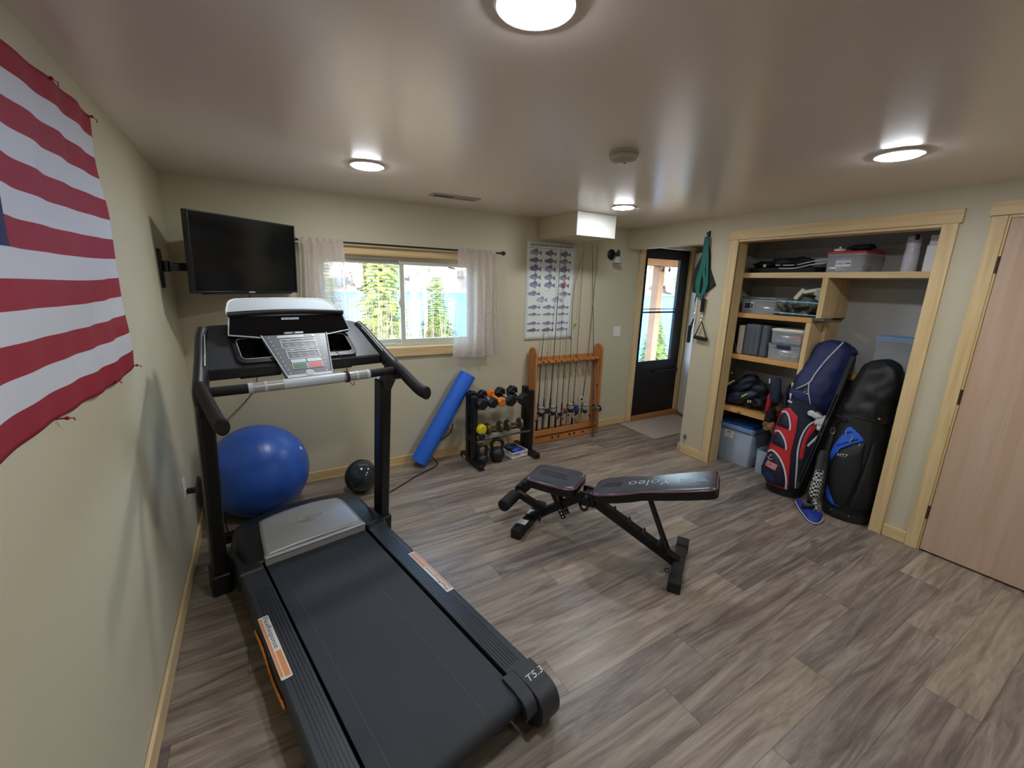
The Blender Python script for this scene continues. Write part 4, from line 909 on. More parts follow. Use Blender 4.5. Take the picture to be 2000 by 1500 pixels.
for i, (xb, xn, tip, kind, rz_, lb, grip, rr) in enumerate(RODS):
    base_ = Vector((xb, -.108, .0905)); notch = Vector((xn, -.079, .86)); tip = Vector(tip)
    if kind == 'big': base_ = Vector((3.50, -.235, .002)); notch.y = -.085
    t = thing('fishing_rod', lb, 'fishing rod', base_, 0, 'fishing rods in the wooden rack')
    pts = [base_]+([notch] if i != 5 else [notch, Vector((3.25, -.06, 1.40)), Vector((3.285, -.045, 1.68))])+[tip]
    P_ = spline([base_, base_.lerp(notch, .5), notch]+pts[2:], 8); n = len(P_)
    MB().tube(P_, [rr*1.35*(1-.75*j/n) for j in range(n)], 'rodblk', 8).build('blank', t, world=True)
    ax = (notch-base_).normalized(); at = lambda z: base_+ax*((z-base_.z)/ax.z)
    g = MB(); top_ = rz_+(.10 if kind in ('bait', 'spin2') else .055)
    g.tube([at(base_.z+.002), at(.15), at(rz_-.06)], [.0105, .0115, .0095], grip, 12).tube([at(rz_+.02), at(top_), at(top_+.02)], [.0105, .009, .005], grip, 12); g.build('grip', t, world=True)
    MB().cyl(at(rz_-.06), at(rz_+.02), .0085, 'reelblk', 12).build('reel_seat', t, world=True)
    c = at(rz_-.01)+Vector((0, -.055, 0)); r = MB()
    r.bar(at(rz_-.02)+Vector((0, -.008, 0)), c+Vector((0, .012, 0)), .008, .012, 'reelblk')
    if kind in ('spin', 'spin2', 'blue'):
        body, sp = {'spin': ('reelblk', 'silver'), 'spin2': ('reelblk', 'silver'), 'blue': ('reelblk', 'reelblu')}[kind]
        r.sphere(c+Vector((0, 0, -.016)), .021, body, 16, 10, sz=1.15); T = Matrix.Translation(c)
        r.lathe([(.0005, -.002), (.024, -.002), (.027, .004), (.027, .014), (.017, .017), (.017, .032), (.023, .035), (.023, .040), (.010, .046), (.0005, .047)], sp, 22, T)
        r.tube([(c.x-.027, c.y, c.z+.004), (c.x-.022, c.y-.02, c.z+.024), (c.x, c.y-.03, c.z+.030), (c.x+.022, c.y-.02, c.z+.024), (c.x+.027, c.y, c.z+.004)], .0018, 'chrome', 6)
        s_ = -1 if i in (0, 6) else 1
        r.cyl(c+Vector((0, 0, -.018)), c+Vector((s_*.04, 0, -.022)), .003, 'silver', 8).bar(c+Vector((s_*.038, 0, -.022)), c+Vector((s_*.040, -.01, -.062)), .006, .004, 'silver').cyl(c+Vector((s_*.038, -.01, -.062)), c+Vector((s_*.055, -.01, -.062)), .006, 'reelblk', 10)
    elif kind == 'big':
        r.cyl(c+Vector((-.028, 0, 0)), c+Vector((-.022, 0, 0)), .032, 'gold', 24).cyl(c+Vector((.022, 0, 0)), c+Vector((.03, 0, 0)), .030, 'reelblk', 24).cyl(c+Vector((-.022, 0, 0)), c+Vector((.022, 0, 0)), .02, 'gold', 18)
        for a in (0, 1.3, 2.6, 3.9, 5.2): r.cyl(c+Vector((-.022, .026*cos(a), .026*sin(a))), c+Vector((.022, .026*cos(a), .026*sin(a))), .003, 'gold', 8)
        r.bar(c+Vector((-.034, 0, 0)), c+Vector((-.038, -.01, .04)), .008, .004, 'gold').cyl(c+Vector((-.038, -.01, .04)), c+Vector((-.06, -.01, .04)), .007, 'reelblk', 10).bar(c+Vector((-.034, 0, 0)), c+Vector((-.038, 0, -.034)), .008, .004, 'gold')
    else:
        k = {'bait': 'reelblk', 'mini': 'reelblk', 'close': 'redgrip'}[kind]; s1 = {'bait': 1., 'mini': .8, 'close': .9}[kind]
        r.cyl(c+Vector((-.024*s1, 0, 0)), c+Vector((.024*s1, 0, 0)), .021*s1, k, 20).cyl(c+Vector((-.027*s1, 0, 0)), c+Vector((-.0245*s1, 0, 0)), .016*s1, 'silver', 16)
        r.bar(c+Vector((.026*s1, 0, 0)), c+Vector((.030*s1, -.01, -.035)), .007, .004, 'silver').cyl(c+Vector((.03*s1, -.01, -.035)), c+Vector((.046*s1, -.01, -.035)), .006, 'reelblk', 10)
    r.v = [c+(p-c)*1.28 for p in r.v]; r.build('reel', t, world=True)
    gd = MB()
    for f in (.28, .48, .66, .82, .93) if tip.z > 1.5 else (.45, .75, .93):
        j = int(f*(n-1)); p = P_[j]; rad = .008*(1.2-f); gd.tube([(p.x+rad*cos(a), p.y-.004-rad, p.z+rad*sin(a)) for a in [2*pi*q_/10 for q_ in range(11)]], .0011, 'reelblk', 5); gd.cyl(p, p+Vector((0, -.005, 0)), .001, 'reelblk', 5)
    gd.build('line_guides', t, world=True)
    ln = MB().tube([c+Vector((0, -.01, .04)), P_[int(.28*n)]+Vector((0, -.013, 0)), P_[int(.66*n)]+Vector((0, -.010, 0)), P_[-1]+Vector((0, -.004, 0))], .0005, 'shirt', 4); ln.build('line', t, world=True)
# fly reel on the leaning rod
t = thing('fly_reel', 'round grey fly reel hanging on the leaning rod', 'reel', (3.385, -.155, .43)); T = Matrix.Translation((3.372, -.150, .425)) @ Matrix.Rotation(radians(80), 4, 'X') @ Matrix.Rotation(radians(-15), 4, 'Y')
b = MB().lathe([(.0005, -.012), (.032, -.012), (.035, -.008), (.035, .010), (.031, .013), (.028, .010), (.0005, .010)], 'silver', 28, T); b.build('spool', t, world=True)
MB().lathe([(.0005, .0101), (.012, .0101), (.012, .014), (.0005, .015)], 'reelblk', 16, T).build('hub', t, world=True); MB().bar((3.39, -.145, .43), (3.425, -.106, .39), .008, .014, 'reelblk').build('foot', t, world=True)
def bobber(x, z, k, lb, h):
    t = thing('fishing_float', lb, 'float', (x, -.045, z-.03))
    T = Matrix.Translation((0, 0, 0)); MB().lathe([(.0005, .012), (.006, .018), (.010, .030), (.011, .040), (.008, .052), (.0005, .058)], k, 16, T).build('body', t)
    MB().lathe([(.0005, -.004), (.004, .0), (.0058, .0115), (.0005, .0118)], 'rub', 12).cyl((0, 0, .058), (0, 0, .075), .0009, 'rub', 6).build('tip', t)
    MB().tube([(0, 0, .07), (.004, .005, h)], .0006, 'rub', 4).build('line', t)
bobber(3.142, 1.622, 'orf', 'small orange float hanging in front of the fish chart', .072); bobber(3.317, 1.238, 'yel', 'small yellow float hanging right of the fish chart', .72)

# ================================================================== POSTER
t = thing('fish_chart', 'tall pale fish species chart pinned to the back wall behind the rods', 'poster', (3.0, 0, 1.07))
PX0, PX1, PZ0, PZ1 = 2.708, 3.300, 1.066, 2.018
MB().grid(lambda u, v: (PX0+(PX1-PX0)*u, -.0035-.002*sin(u*9)*sin(v*11), PZ0+(PZ1-PZ0)*v), 14, 20, 'paper').build('sheet', t, world=True, solid=.0006)
b = MB()
Tp = basis(((PX0+PX1)/2, -.0068, 1.985), (1, 0, 0), (0, 0, 1))
text_mb(b, 'FRESHWATER LIFE THE NORTHERN GAME FISH', .026, 'inkd', Tp, .0003, .52)
b.box(PX0+.02, PX1-.02, -.0070, -.0064, 1.958, 1.960, 'inkd'); b.box(PX0+.02, PX0+.0212, -.0070, -.0064, PZ0+.03, 1.958, 'fishl'); b.box(PX1-.0212, PX1-.02, -.0070, -.0064, PZ0+.03, 1.958, 'fishl')
b.build('title', t, world=True)
def fish(cx, cz, L, hgt, k, kd, seed):
    b = MB(); n = 14; up_ = []; dn_ = []
    for i in range(n+1):
        s = i/n; x = cx-L/2+L*.80*s; h_ = hgt*(sin(pi*min(1, s*.92+.04))**.75)*(1-.35*s); up_.append((x, cz+h_*.52)); dn_.append((x, cz-h_*.42))
    body = up_+dn_[::-1]; T = basis((0, -.0072, 0), (1, 0, 0), (0, 0, 1)); b.prism(body, -.0002, .0002, k, T)
    xe = cx-L/2+L*.80
    b.prism([(xe-.004, cz+hgt*.08), (cx+L/2, cz+hgt*.45), (cx+L*.46, cz), (cx+L/2, cz-hgt*.42), (xe-.004, cz-hgt*.10)], -.0002, .0002, kd, T)
    b.prism([(cx-L*.15, cz+hgt*.42), (cx-L*.02, cz+hgt*.80), (cx+L*.08, cz+hgt*.50), (cx+L*.12, cz+hgt*.68), (cx+L*.22, cz+hgt*.25), (cx, cz+hgt*.35)], -.0001, .0003, kd, T)
    b.prism([(cx-L*.05, cz-hgt*.34), (cx+L*.02, cz-hgt*.66), (cx+L*.08, cz-hgt*.34)], -.0001, .0003, kd, T)
    b.prism([(x, z-.002) for x, z in up_[2:12]]+[(x, cz+(z-cz)*.45) for x, z in up_[2:12]][::-1], .0002, .0004, kd, T)
    b.box(cx-L*.42, cx+L*.1, -.0074, -.0070, cz-hgt*1.02, cz-hgt*.98, 'fishl')
    return b.build('fish_picture', t, world=True, smooth=False)
rows = [(1.915, 'fishd', .052, 3), (1.842, 'fishd', .044, 3), (1.765, 'fishd', .062, 3), (1.685, 'fishm', .056, 3), (1.612, 'fishm', .056, 3), (1.528, 'fishm', .036, 2), (1.468, 'fishl', .050, 2), (1.395, 'fishm', .034, 3), (1.325, 'fishm', .024, 3), (1.235, 'fishm', .030, 3), (1.168, 'fishd', .034, 3), (1.12, 'fishl', .022, 0)]
for j, (z, k, h_, n_) in enumerate(rows):
    xs = {3: (2.810, 2.985, 3.165), 2: ((2.80, 3.18) if j == 5 else (2.90, 3.085)), 0: ()}[n_]
    for i, x in enumerate(xs): fish(x, z-.008*i*0, .15 if h_ < .05 else .135, h_, k if (i+j) % 3 else ('fishm' if k != 'fishl' else 'fishl'), 'fishd' if k != 'fishl' else 'fishm', j)

# ================================================================== SCONCE, SWITCH, CURTAIN
t = thing('wall_sconce', 'dark bronze wall sconce with frosted glass shade beside the entry', 'wall lamp', (3.78, 0, 1.945))
T = basis((3.785, -.0005, 1.950), (1, 0, 0), (0, 0, 1)); MB().lathe([(.056, 0), (.056, .008), (.045, .020), (.018, .027), (.0005, .028)], 'dark', 32, T).build('backplate', t, world=True)
b = MB().tube(spline([(3.785, -.028, 1.95), (3.785, -.07, 1.955), (3.785, -.095, 1.95)], 5), .011, 'dark', 12).cyl((3.785, -.105, 1.925), (3.785, -.105, 1.985), .019, 'dark', 18).cyl((3.785, -.105, 1.985), (3.785, -.105, 2.0), .006, 'dark', 10); b.build('arm', t, world=True)
T = Matrix.Translation((3.785, -.105, 1.86)); MB().lathe([(.050, 0), (.044, .02), (.036, .042), (.026, .062), (.022, .066), (.018, .066), (.024, .058), (.033, .040), (.041, .02), (.047, 0)], 'bulbglass', 32, T).build('lamp_shade', t, world=True)
t = thing('light_switch', 'white double light switch plate between the rod rack and the entry', 'light switch', (3.962, 0, 1.12))
MB().box(3.906, 4.012, -.007, -.0005, 1.062, 1.180, 'white').build('cover_plate', t, world=True, bevel=.003)
for x in (3.935, 3.983): MB().box(x-.005, x+.005, -.0145, -.007, 1.112, 1.132, 'white').build('toggle', t, world=True, bevel=.002)
t = thing('curtain_rod', 'thin black curtain rod with finials above the window', 'curtain rod', (1.57, -.075, 1.881))
MB().cyl((.735, -.075, 1.881), (2.37, -.075, 1.881), .0075, 'blkm', 14).build('rod', t, world=True)
for x, s in ((.735, -1), (2.37, 1)):
    MB().lathe([(.0075, 0), (.012, .004), (.012, .012), (.008, .016), (.008, .022), (.018, .03), (.020, .042), (.014, .056), (.0005, .06)], 'blkm', 20, basis((x, -.075, 1.881), (0, 1, 0), (0, 0, 1)) @ Matrix.Rotation(0, 4, 'X') if s > 0 else basis((x, -.075, 1.881), (0, 0, 1), (0, 1, 0))).build('finial', t, world=True)
for x in (.80, 2.34): MB().box(x-.008, x+.008, -.012, -.0005, 1.86, 1.90, 'blkm').cyl((x, -.012, 1.881), (x, -.066, 1.881), .005, 'blkm', 8).build('bracket', t, world=True)
def curtain(x0, x1, zb, flare, nf, label, ph, flat_side):
    def fn(u, v):                                   # u across, v down
        uu = u+.0
        gather = (1-u) if flat_side > 0 else u     # 1 where strongly gathered
        w0 = x0+(x1-x0)*u
        fl = flare*(v**1.2)*(u-.5)*2
        amp = (.006+.018*min(1, v*1.6))*(.25+gather)
        y = -.088-.0*v+amp*sin(2*pi*nf*(u**(1.25 if flat_side < 0 else .8))+ph)
        if v < .035: y = -.075-.0145+.004*sin(40*u)
        return (w0+fl+.004*sin(v*9+u*5), y, 1.900-(1.900-zb)*v+.006*sin(u*7+1)*v)
    b = MB().grid(fn, 90, 60, 'curtain')
    def hem(u, v): p = fn(u, 0.0+v*.075); return (p[0], p[1]-.0025, p[2])
    o = b.build('cloth', None, angle=85); return o, MB().grid(hem, 90, 5, 'curtain')
for nm, x0, x1, zb, fl, nf, lb, ph, fs in ((0, .745, 1.047, 1.02, .022, 4.2, 'pale sheer curtain panel left of the window, partly behind the television', .5, 1), (1, 1.960, 2.325, .962, .055, 4.6, 'pale sheer curtain panel at the right side of the window', 1.2, -1)):
    t = thing('sheer_curtain', lb, 'curtain', ((x0+x1)/2, -.09, zb))
    o, hm = curtain(x0, x1, zb, fl, nf, lb, ph, fs); o.name = 'cloth'; o.parent = t; o.matrix_parent_inverse = Matrix.Translation(-t.location)
    hm.build('rod_pocket', t, world=True, angle=85)
# ================================================================== HANGING EXERCISE GEAR (on the closet wall corner)
t = thing('wall_hook', 'small black hook high on the wall left of the closet', 'hook', (W, -.992, 2.10))
MB().box(W-.006, W-.0005, -1.003, -.981, 2.07, 2.125, 'blkm').tube([(W-.005, -.992, 2.09), (W-.03, -.992, 2.085), (W-.034, -.992, 2.10)], .004, 'blkm', 8).sphere((W-.034, -.992, 2.104), .008, 'blkm', 10, 8).build('hook', t, world=True)
def wp(y, z, d): return (W-d, y, z)
t = thing('resistance_bands', 'teal resistance bands and dark anchor strap hanging from the wall hook', 'resistance bands', (W-.02, -1.0, 1.43))
bag = [(-.99, 2.0), (-.955, 1.93), (-.895, 1.80), (-.885, 1.70), (-.895, 1.585), (-.945, 1.575), (-1.01, 1.57), (-1.06, 1.60), (-1.125, 1.655), (-1.10, 1.70), (-1.05, 1.80), (-1.035, 1.92), (-1.01, 2.0)]
MB().prism(bag, .004, .022, 'bagk', basis((W, 0, 0), (0, 1, 0), (0, 0, 1)) @ Matrix.Diagonal((1, 1, -1, 1))).build('pouch', t, world=True, bevel=.006)
for pts, w in (([(-.99, 2.06), (-.985, 1.93), (-.972, 1.80), (-.95, 1.69), (-.962, 1.60), (-.985, 1.545)], .018), ([(-.995, 2.04), (-1.005, 1.9), (-1.0, 1.78), (-1.03, 1.66), (-1.02, 1.58), (-1.0, 1.55)], .016), ([(-.993, 2.05), (-1.02, 1.92), (-1.035, 1.80), (-1.05, 1.66), (-1.03, 1.58)], .013), ([(-.99, 2.0), (-.985, 1.84), (-.975, 1.70), (-.975, 1.60)], .013)):
    P_ = spline([wp(y, z, .036) for y, z in pts], 8); MB().tube(P_, w, 'green2', 10, flat=.28, up=(0, 1, 0)).build('band', t, world=True)
MB().tube(spline([wp(-.985, 2.075, .03), wp(-.985, 2.02, .036), wp(-.99, 1.96, .034)], 5), .016, 'blue2', 10, flat=.3, up=(0, 1, 0)).tube(spline([wp(-1.005, 2.075, .03), wp(-1.012, 2.02, .036), wp(-1.015, 1.96, .034)], 5), .010, 'blue2', 10, flat=.3, up=(0, 1, 0)).build('door_anchor', t, world=True)
MB().tube(spline([wp(-.955, 1.575, .03), wp(-.952, 1.53, .03), wp(-.950, 1.50, .03)], 4), .005, 'cab', 8).build('cord', t, world=True)
MB().tube([wp(-1.025, 1.56, .03), wp(-1.03, 1.53, .03)], .006, 'cab', 8).build('cord', t, world=True)
MB().lathe([(.017, 0), (.017, .10), (.023, .115), (.0235, .12)], 'rub', 18, Matrix.Translation(wp(-1.032, 1.41, .03))).build('sleeve', t, world=True)
def carab(y, z0, z1, n=14): return [wp(y+.010*cos(a), (z0+z1)/2+(z1-z0)/2*sin(a), .03) for a in [2*pi*i/n for i in range(n+1)]]
for y, z0, z1 in ((-.948, 1.39, 1.50), (-.952, 1.355, 1.40), (-1.035, 1.37, 1.412), (-1.04, 1.335, 1.375)): MB().tube(carab(y, z0, z1), .0028, 'chrome', 6).build('carabiner', t, world=True)
def handle(pv, a, c, e, label_):
    h = MB().tube([wp(*a, .038), wp(*c, .038)], .0165, 'foam', 16).build('grip', t, world=True)
    MB().tube([wp(*a, .038), wp(*pv, .03), wp(*c, .038)], .006, 'cab', 8).build('handle_strap', t, world=True)
handle((-.955, 1.345), (-.935, 1.275), (-.935, 1.115), 0, ''); handle((-1.045, 1.325), (-1.125, 1.165), (-.995, 1.175), 0, '')
t = thing('low_voltage_jack', 'small grey metal jack low on the wall beside the closet casing', 'wall jack', (W, -1.0, .17))
MB().box(W-.008, W-.0005, -1.022, -.990, .152, .196, 'plug').build('plate', t, world=True, bevel=.002); MB().cyl((W-.008, -1.006, .174), (W-.018, -1.006, .174), .008, 'chrome', 12).build('terminal', t, world=True)
MB().tube(spline([(W-.01, -1.008, .152), (W-.018, -1.01, .12), (W-.02, -1.007, .088)], 4), .0015, 'cab', 5).build('lead', t, world=True)

# ================================================================== CLOSET CONTENTS
def tote(label, x0, x1, y0, y1, z, h, lidk, body='clear', rz=0., grp=None, name='storage_bin', taper=.93, lidh=.016, cat='storage bin'):
    cx, cy = (x0+x1)/2, (y0+y1)/2; hx, hy = (x1-x0)/2, (y1-y0)/2
    t = thing(name, label, cat, (cx, cy, z), rz, grp)
    b = MB(); bot = rrect(-hx*taper, hx*taper, -hy*taper, hy*taper, .02, 4); top_ = rrect(-hx*.97, hx*.97, -hy*.97, hy*.97, .024, 4); n = len(bot); hb = h-lidh
    b.add([(x, y, .001) for x, y in bot]+[(x, y, hb) for x, y in top_], [tuple(range(n))[::-1]]+[(i, (i+1) % n, n+(i+1) % n, n+i) for i in range(n)], body); bd_ = b.build('body', t, angle=50, solid=.003)
    rim = rrect(-hx, hx, -hy, hy, .026, 4); inn = rrect(-hx*.96, hx*.96, -hy*.96, hy*.96, .022, 4)
    b = MB(); b.add([(x, y, hb-.010) for x, y in rim]+[(x, y, hb) for x, y in rim]+[(x, y, hb) for x, y in inn]+[(x, y, hb-.010) for x, y in inn], sum([[(j*n+i, j*n+(i+1) % n, ((j+1) % 4)*n+(i+1) % n, ((j+1) % 4)*n+i) for i in range(n)] for j in range(4)], []), body); b.build('rim', t, angle=50)
    if lidk:
        b = MB().prism(rim, hb+.0005, h, lidk).prism(rrect(-hx*.85, hx*.85, -hy*.85, hy*.85, .02, 4), h, h+.005, lidk); b.build('lid', t, bevel=.003)
    return t, bd_
# top shelf
TS_ = 1.7645
t = thing('folding_cart', 'black folded frame with two chrome rails lying on the top closet shelf', 'folding cart', (4.33, -1.54, TS_))
MB().prism(rrect(4.24, 4.46, -1.80, -1.27, .03), TS_+.0005, TS_+.045, 'rub').build('base_frame', t, world=True, bevel=.006)
blob((4.36, -1.36, TS_+.075), (.09, .11, .030), 'bagk', 2, .4).build('folded_cover', t, world=True, angle=80)
blob((4.37, -1.56, TS_+.088), (.085, .17, .042), 'bagk', 4, .5).build('folded_cover', t, world=True, angle=80)
for dz, dx in ((.062, 0), (.036, -.012)): MB().tube(spline([(4.235+dx, -1.50-(.04 if dz < .05 else 0), TS_+dz), (4.235+dx, -1.66, TS_+dz), (4.235+dx, -1.78, TS_+dz+.025), (4.235+dx, -1.88, TS_+dz+.035)], 6), .0045, 'lgrey', 8).build('chrome_rail', t, world=True)  # plain pale grey stands in for the bright highlights on the chrome
for y in (-1.55, -1.66): MB().cyl((4.235, y-.01, TS_+.062), (4.235, y+.01, TS_+.062), .009, 'rub', 10).build('clip', t, world=True)
MB().cyl((4.23, -1.41, TS_+.06), (4.24, -1.41, TS_+.06), .012, 'silver', 12).build('bolt', t, world=True)
tt, bd_ = tote('clear bin with red lid on the top closet shelf', 4.17, 4.46, -2.155, -1.895, TS_, .145, 'red2', 'clear', radians(-4))
b = MB(); b.box(-.1385, -.1375, -.045, .055, .04, .098, 'sticker').box(-.139, -.1384, -.040, -.01, .058, .064, 'inkd').box(-.139, -.1384, .005, .045, .058, .062, 'inkd').box(-.139, -.1384, -.045, .055, .084, .098, 'bluw'); b.T = Matrix.Identity(4); b.build('label_sticker', bd_)
for c, s, k, nm, lb in (((4.24, -1.98, TS_+.032), (.03, .05, .026), 'cream', 'packed_item', 'pale item seen inside the red-lidded bin'), ((4.32, -2.08, TS_+.030), (.07, .05, .022), 'brn', 'packed_item', 'brown item seen inside the red-lidded bin')):
    tag(blob(c, s, k, 4, .4).build(nm, angle=80), lb, 'item')
t = thing('plastic_cap', 'small white plastic item standing on the red lid', 'item', (4.22, -1.955, TS_+.150)); T = Matrix.Translation((0, 0, .0005)); MB().lathe([(.0005, 0), (.036, 0), (.036, .012), (.03, .018), (.008, .020), (.006, .032), (.0005, .036)], 'cream', 24, T).build('body', t)
t = thing('black_pouch', 'black pouch lying on the back of the red lid', 'pouch', (4.33, -2.05, TS_+.152)); blob((4.33, -2.05, TS_+.181), (.05, .085, .022), 'rub', 6, .4).build('body', t, world=True, angle=80)
t = thing('wrapped_roll', 'white shrink-wrapped roll standing on the top closet shelf', 'roll', (4.32, -2.345, TS_))
MB().lathe([(.0005, .0005), (.040, .0005), (.042, .01), (.0415, .12), (.037, .16), (.041, .19), (.038, .235), (.02, .245), (.0005, .246)], 'wrap', 32).build('roll', t); MB().box(-.042, -.028, -.03, -.012, .21, .2451, 'rub').build('tag', t)
t = thing('white_carton', 'tall white carton at the right end of the top closet shelf', 'box', (4.36, -2.50, TS_)); MB().box(4.26, 4.46, -2.60, -2.432, TS_+.0005, TS_+.17, 'white').build('lower_box', t, world=True, bevel=.004); MB().box(4.27, 4.45, -2.59, -2.436, TS_+.1705, TS_+.235, 'cream').build('upper_box', t, world=True, bevel=.006)
# second level: bin with green lid and gear held by blue rods
Z2 = 1.4205
tt, bd_ = tote('clear bin with green-edged lid on the shelf below the top one', 4.20, 4.42, -1.575, -1.262, Z2, .135, None, 'clear')
MB().box(-.108, .108, .0, .150, .125, .142, 'lidg').build('green_lid', tt, bevel=.003); MB().box(-.108, .108, -.150, -.003, .125, .140, 'clear').build('clear_lid', tt, bevel=.003)
MB().box(-.1095, -.1085, .035, .115, .035, .095, 'white').box(-.1100, -.1094, .060, .112, .040, .090, 'navy').box(-.1100, -.1094, .038, .056, .04, .085, 'inkd').build('label_sticker', bd_)
tag(blob((4.31, -1.42, Z2+.06), (.08, .12, .045), 'char', 9, .35).build('packed_item', angle=80), 'dark contents seen inside the green-edged bin', 'item')
for z, y0, y1, lb in ((Z2+.118, -1.585, -1.903, 'upper pale blue rod across the shelf with white gear'), (Z2+.022, -1.58, -1.903, 'lower pale blue rod across the shelf with white gear')):
    t = thing('blue_rod', lb, 'rod', (4.185, -1.74, z), 0, 'pale blue rods across the shelf'); MB().cyl((4.185, y0, z), (4.185, y1, z-.008), .007, 'rodblu', 14).build('tube', t, world=True)
    for y in (-1.63, -1.72, -1.81): MB().cyl((4.185, y, z-.004), (4.185, y-.025, z-.005), .0095, 'silver', 12).build('sleeve', t, world=True)
tag(MB().box(4.175, 4.20, -1.905, -1.582, Z2+.0005, Z2+.013, 'rub').build('rod_tray', bevel=.003), 'dark strip under the lower blue rod', 'tray')
for i, (y, z, L_, r_, k, an) in enumerate(((-1.70, .195, .10, .016, 'cream', 55), (-1.79, .225, .13, .013, 'cream', 12), (-1.85, .20, .08, .02, 'silver', -20), (-1.66, .06, .07, .014, 'camo', -50), (-1.74, .065, .10, .013, 'rub', 10))):
    d_ = Vector((0, -cos(radians(an)), sin(radians(an))))*L_/2; c = Vector((4.29, y, Z2+z-.02 if z > .1 else Z2+z))
    tag(MB().bar(c-d_, c+d_, r_*1.6, r_*2, k).build('gear_arm', bevel=.004), ['white slanted gear arm in the second level', 'long pale gear arm above the blue rods', 'grey gear arm by the divider', 'mottled short piece between the blue rods', 'dark short piece between the blue rods'][i], 'gear')
tag(blob((4.40, -1.74, Z2+.085), (.10, .14, .08), 'camo', 5, .6).build('camo_bundle', angle=80), 'mottled dark and pale bundle behind the blue rods', 'bundle')
tag(blob((4.34, -1.86, Z2+.15), (.05, .045, .04), 'lgrey', 11, .5).build('pale_cloth', angle=80), 'pale crumpled cloth by the divider', 'cloth')
# third level
Z3 = 1.0525
t = thing('hard_case', 'grey moulded hard case standing on the third closet shelf', 'case', (4.33, -1.43, Z3))
MB().prism(rrect(4.19, 4.47, -1.49, -1.345, .02), Z3+.0005, Z3+.275, 'caseg').build('shell', t, world=True, bevel=.014, seg=3)
MB().prism(rrect(4.19, 4.47, -1.553, -1.493, .02), Z3+.0005, Z3+.275, 'caseg').build('shell', t, world=True, bevel=.014, seg=3); MB().box(4.20, 4.46, -1.4930, -1.4898, Z3+.01, Z3+.265, 'rub').build('seam', t, world=True)
for y in (-1.40, -1.44): MB().box(4.186, 4.1905, y-.006, y+.006, Z3+.03, Z3+.24, 'caseg').build('rib', t, world=True, bevel=.002)
t = thing('storage_book', 'pale box file squeezed left of the grey hard case', 'box', (4.30, -1.31, Z3)); MB().box(4.20, 4.44, -1.338, -1.288, Z3+.0005, Z3+.255, 'cream').build('box', t, world=True, bevel=.003)
tote('clear bin with pale rim and blue latch, lower of the two stacked bins', 4.18, 4.46, -1.84, -1.565, Z3, .135, 'clear')
bt = [o for o in COL.objects if o.get('label', '').startswith('clear bin with pale rim')][0]
MB().box(-.150, -.139, -.055, .055, .098, .128, 'navy').build('blue_latch', bt, bevel=.005)
b = MB(); text_mb(b, 'Ahud', .05, 'shirt', basis((-.1385, -.01, .045), (0, -1, 0), (0, 0, 1)), .0003, .07, .3); b.build('handwriting', bt)
tote('clear bin with white lid holding red cloth, stacked on the blue-latched bin', 4.19, 4.45, -1.835, -1.57, Z3+.1405, .115, 'white')
for c, s, k, lb in (((4.27, -1.635, Z3+.185), (.05, .035, .032), 'redgrip', 'dark red cloth inside the white-lidded bin'), ((4.27, -1.76, Z3+.190), (.05, .05, .030), 'orf', 'orange-red item inside the white-lidded bin'), ((4.30, -1.70, Z3+.172), (.07, .09, .018), 'bluw', 'pale blue item at the bottom of the white-lidded bin'), ((4.32, -1.70, Z3+.05), (.09, .10, .035), 'silver', 'grey contents of the blue-latched bin')):
    tag(blob(c, s, k, 12, .4).build('packed_item', angle=80), lb, 'item')
# red umbrella-like things hanging left, inside the jamb
t = thing('red_umbrella', 'folded red umbrella hanging just inside the left closet jamb', 'umbrella', (4.19, -1.235, 1.02))
MB().tube([(4.19, -1.245, 1.70), (4.19, -1.242, 1.60), (4.19, -1.238, 1.57)], [.006, .011, .012], 'rub', 12).build('handle', t, world=True); MB().lathe([(.004, 0), (.016, .03), (.024, .2), (.026, .45), (.02, .56), (.006, .60)], 'redcloth', 14, Matrix.Translation((4.19, -1.226, .97))).build('canopy', t, world=True)
MB().tube([(4.19+.012*cos(a), -1.245, 1.712+.012*sin(a)) for a in [2*pi*i/12 for i in range(13)]], .003, 'chrome', 6).build('loop', t, world=True)
t = thing('black_strap', 'tangled black strap hanging under the third shelf at the left jamb', 'strap', (4.2, -1.28, .86)); b = MB(); b.tube(spline([(4.165, -1.29, 1.15), (4.16, -1.31, 1.08), (4.165, -1.325, 1.0), (4.162, -1.315, .93), (4.163, -1.30, .88)], 6), .009, 'cab', 8, flat=.4).tube(spline([(4.16, -1.265, 1.12), (4.158, -1.29, 1.05), (4.16, -1.34, 1.0), (4.157, -1.33, .96)], 6), .007, 'cab', 8, flat=.4); b.build('webbing', t, world=True)
MB().box(4.158, 4.166, -1.31, -1.296, .865, .88, 'silver').build('buckle', t, world=True, bevel=.002)
# fourth level: life vests
Z4 = .5605
t = thing('life_vest', 'dark navy life vest with lime edging folded on the lower closet shelf', 'life vest', (4.26, -1.36, Z4))
T1 = Matrix.Rotation(radians(34), 3, 'X')
blob((4.27, -1.35, Z4+.185), (.07, .165, .065), 'vest', 3, .3, 30, T1.inverted()).build('panel', t, world=True, angle=80)
blob((4.24, -1.37, Z4+.085), (.08, .16, .055), 'vest', 7, .35, 30, Matrix.Rotation(radians(-22), 3, 'X')).build('panel', t, world=True, angle=80)
blob((4.34, -1.42, Z4+.15), (.10, .15, .12), 'bagk', 17, .35, 30).build('lining', t, world=True, angle=80)
MB().bar((4.162, -1.225, Z4+.150), (4.166, -1.335, Z4+.245), .024, .012, 'limep').build('edging', t, world=True, bevel=.003)
MB().bar((4.165, -1.43, Z4+.115), (4.168, -1.475, Z4+.150), .032, .014, 'lime').build('reflective_tab', t, world=True, bevel=.003)
